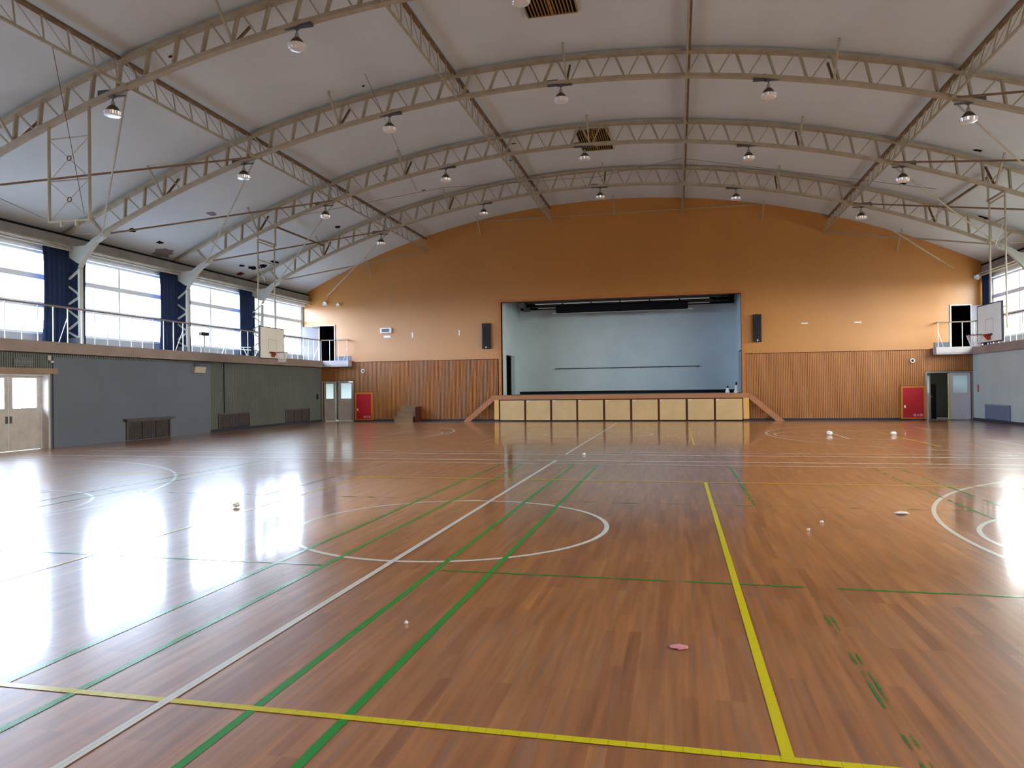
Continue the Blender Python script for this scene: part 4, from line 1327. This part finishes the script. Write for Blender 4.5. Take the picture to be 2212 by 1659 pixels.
MB().prism([(LLX + .05, 2.30), (LLX + .20, 2.33), (LLX + .24, 2.56), (LLX + .05, 2.58)], 'y', 23.95, 24.58).build('cabinet', mat('speaker_beige', (180, 170, 150), .7), t)
MB().box(LLX + .05, LLX + .1, 24.1, 24.4, 2.58, 2.66).build('mount', 'steel_grey', t)
def heater(y0, y1, z0, z1, label, shelf, wx=None, sgn=-1):
    x = LLX if sgn < 0 else LRX
    o_ = -sgn
    off = 0.05 if shelf else 0.02
    t = thing('heater_grille', (x + o_ * off, (y0 + y1) / 2, z0), label, 'heater grille', 'grilles low in the side walls')
    MB().box(x + o_ * (off - .02), x + o_ * (off + .02), y0, y1, z0, z1).build('backing', 'vent_dark' if sgn < 0 else 'vent_blue_gap', t)
    m_ = MB()
    m_.box(x + o_ * off, x + o_ * (off + .05), y0 - .03, y0 + .03, z0, z1).box(x + o_ * off, x + o_ * (off + .05), y1 - .03, y1 + .03, z0, z1)
    m_.box(x + o_ * off, x + o_ * (off + .05), y0, y1, z1 - .05, z1)
    m_.build('frame', 'vent_grey' if sgn < 0 else 'vent_blue', t)
    n = 3
    for k in range(n):
        a = y0 + .03 + (y1 - y0 - .06) * k / n; b = y0 + .03 + (y1 - y0 - .06) * (k + 1) / n
        m_ = MB()
        q = a + .02
        while q < b - .03:
            m_.box(x + o_ * (off + .02), x + o_ * (off + .035), q, q + 0.022, z0 + .02, z1 - .05); q += 0.045
        m_.build('louvre_panel', 'vent_grey' if sgn < 0 else 'vent_blue', t)
    if shelf:
        MB().box(x, x + o_ * 0.20, y0 - 0.14, y1 + 0.14, z1, z1 + 0.07).build('shelf', 'vent_grey', t)
heater(20.62, 22.70, 0.02, 0.66, 'brown heater grille with projecting shelf, nearest on the left wall', True)
heater(25.62, 27.75, 0.12, 0.72, 'grey heater grille in the ribbed left wall, middle of three', False)
heater(30.72, 32.95, 0.10, 0.74, 'grey heater grille in the ribbed left wall near the far corner', False)
heater(30.76, 32.88, 0.11, 0.71, 'blue-grey grille low in the pale right wall', False, sgn=1)
tag(MB().tube([(LLX + .04, 26.0, 2.76), (LLX + .04, 26.0, 0.74)], 0.018, 6).build('wall_pipe', 'vent_dark', loc=(LLX + .04, 26, .74)), 'thin dark pipe down the ribbed left wall above the middle grille', 'pipe')
tag(MB().box(LLX + .02, LLX + .06, 33.72, 33.86, 1.15, 1.42).build('switch_plate', 'vent_dark', loc=(LLX + .04, 33.8, 1.15)), 'small dark switch plate on the left wall near the far corner', 'switch')

# ------------------------------------------------------------------ things on the left gallery
t = thing('spotlight_stand', (-15.4, 24.9, DECK), 'small dark spotlight on a pale stand on the left gallery before a white window', 'spotlight')
MB().tube([(-15.4, 24.9, DECK), (-15.4, 24.9, 3.82)], 0.03, 8).build('stand', 'steel_pale', t)
MB().box(-15.5, -15.3, 24.7, 25.05, 3.80, 3.93).build('lamp_head', 'speaker_black', t, bevel=.01)
t = thing('tripod', (-15.4, 28.0, DECK), 'folded white tripod poles lying across the left gallery beside the basketball board', 'tripod')
MB().tube([(-15.45, 25.9, 3.42), (-15.5, 28.2, 3.52)], 0.02, 6).build('pole', 'white_metal', t)
MB().tube([(-15.45, 25.9, 3.38), (-15.5, 28.2, 3.40)], 0.02, 6).build('pole', 'white_metal', t)
MB().tube([(-15.48, 27.6, 3.50), (-15.48, 27.9, DECK)], 0.015, 6).tube([(-15.48, 26.3, 3.42), (-15.48, 26.1, DECK)], 0.015, 6).build('leg', 'white_metal', t)

# ------------------------------------------------------------------ litter on the floor
def crumple(x, y, s, m, label, flat=0.5, rot=0.0, long=1.0):
    bm = bmesh.new()
    bmesh.ops.create_icosphere(bm, subdivisions=2, radius=1.0)
    for v in bm.verts:
        k = 1 + random.uniform(-0.3, 0.25)
        v.co = Vector((v.co.x * s * long * k, v.co.y * s * k, max(-0.9, v.co.z) * s * flat * k))
    zmin = min(v.co.z for v in bm.verts)
    for v in bm.verts: v.co.z -= zmin
    me = bpy.data.meshes.new('paper_scrap'); bm.to_mesh(me); bm.free()
    me.materials.append(MATS[m])
    o = bpy.data.objects.new('paper_scrap', me); COL.objects.link(o)
    o.location = (x, y, 0.002); o.rotation_euler = (0, 0, rot)
    return tag(o, label, 'scrap', 'paper scraps left on the floor')
crumple(5.24, 9.62, 0.055, 'paper', 'torn white scrap lying left of the right three point arc', 0.3, 0.1, 1.6)
crumple(4.19, 8.87, 0.02, 'paper', 'tiny white scrap on bare boards, further of the two dots', 0.9)
crumple(3.96, 8.35, 0.018, 'paper', 'tiny white scrap on bare boards, nearer of the two dots', 0.9)
crumple(2.58, 4.51, 0.045, 'paper_pink', 'pale pink crumpled scrap in the foreground left of the yellow line', 0.12, 0.4, 1.2)
crumple(0.78, 4.62, 0.014, 'paper', 'tiny white scrap between the two green lines in front', 0.9)
crumple(-3.33, 8.85, 0.05, 'paper', 'white scrap near the left end of the centre circle in the window glare', 0.7)
crumple(0.45, 16.94, 0.035, 'paper', 'white scrap on the far side line right of the centre line', 0.7)
crumple(7.24, 24.3, 0.075, 'paper', 'crumpled white paper inside the far right key circle', 0.9)
crumple(9.09, 24.33, 0.075, 'paper', 'crumpled cream paper on the far right yellow line', 0.8, 0.5, 1.4)
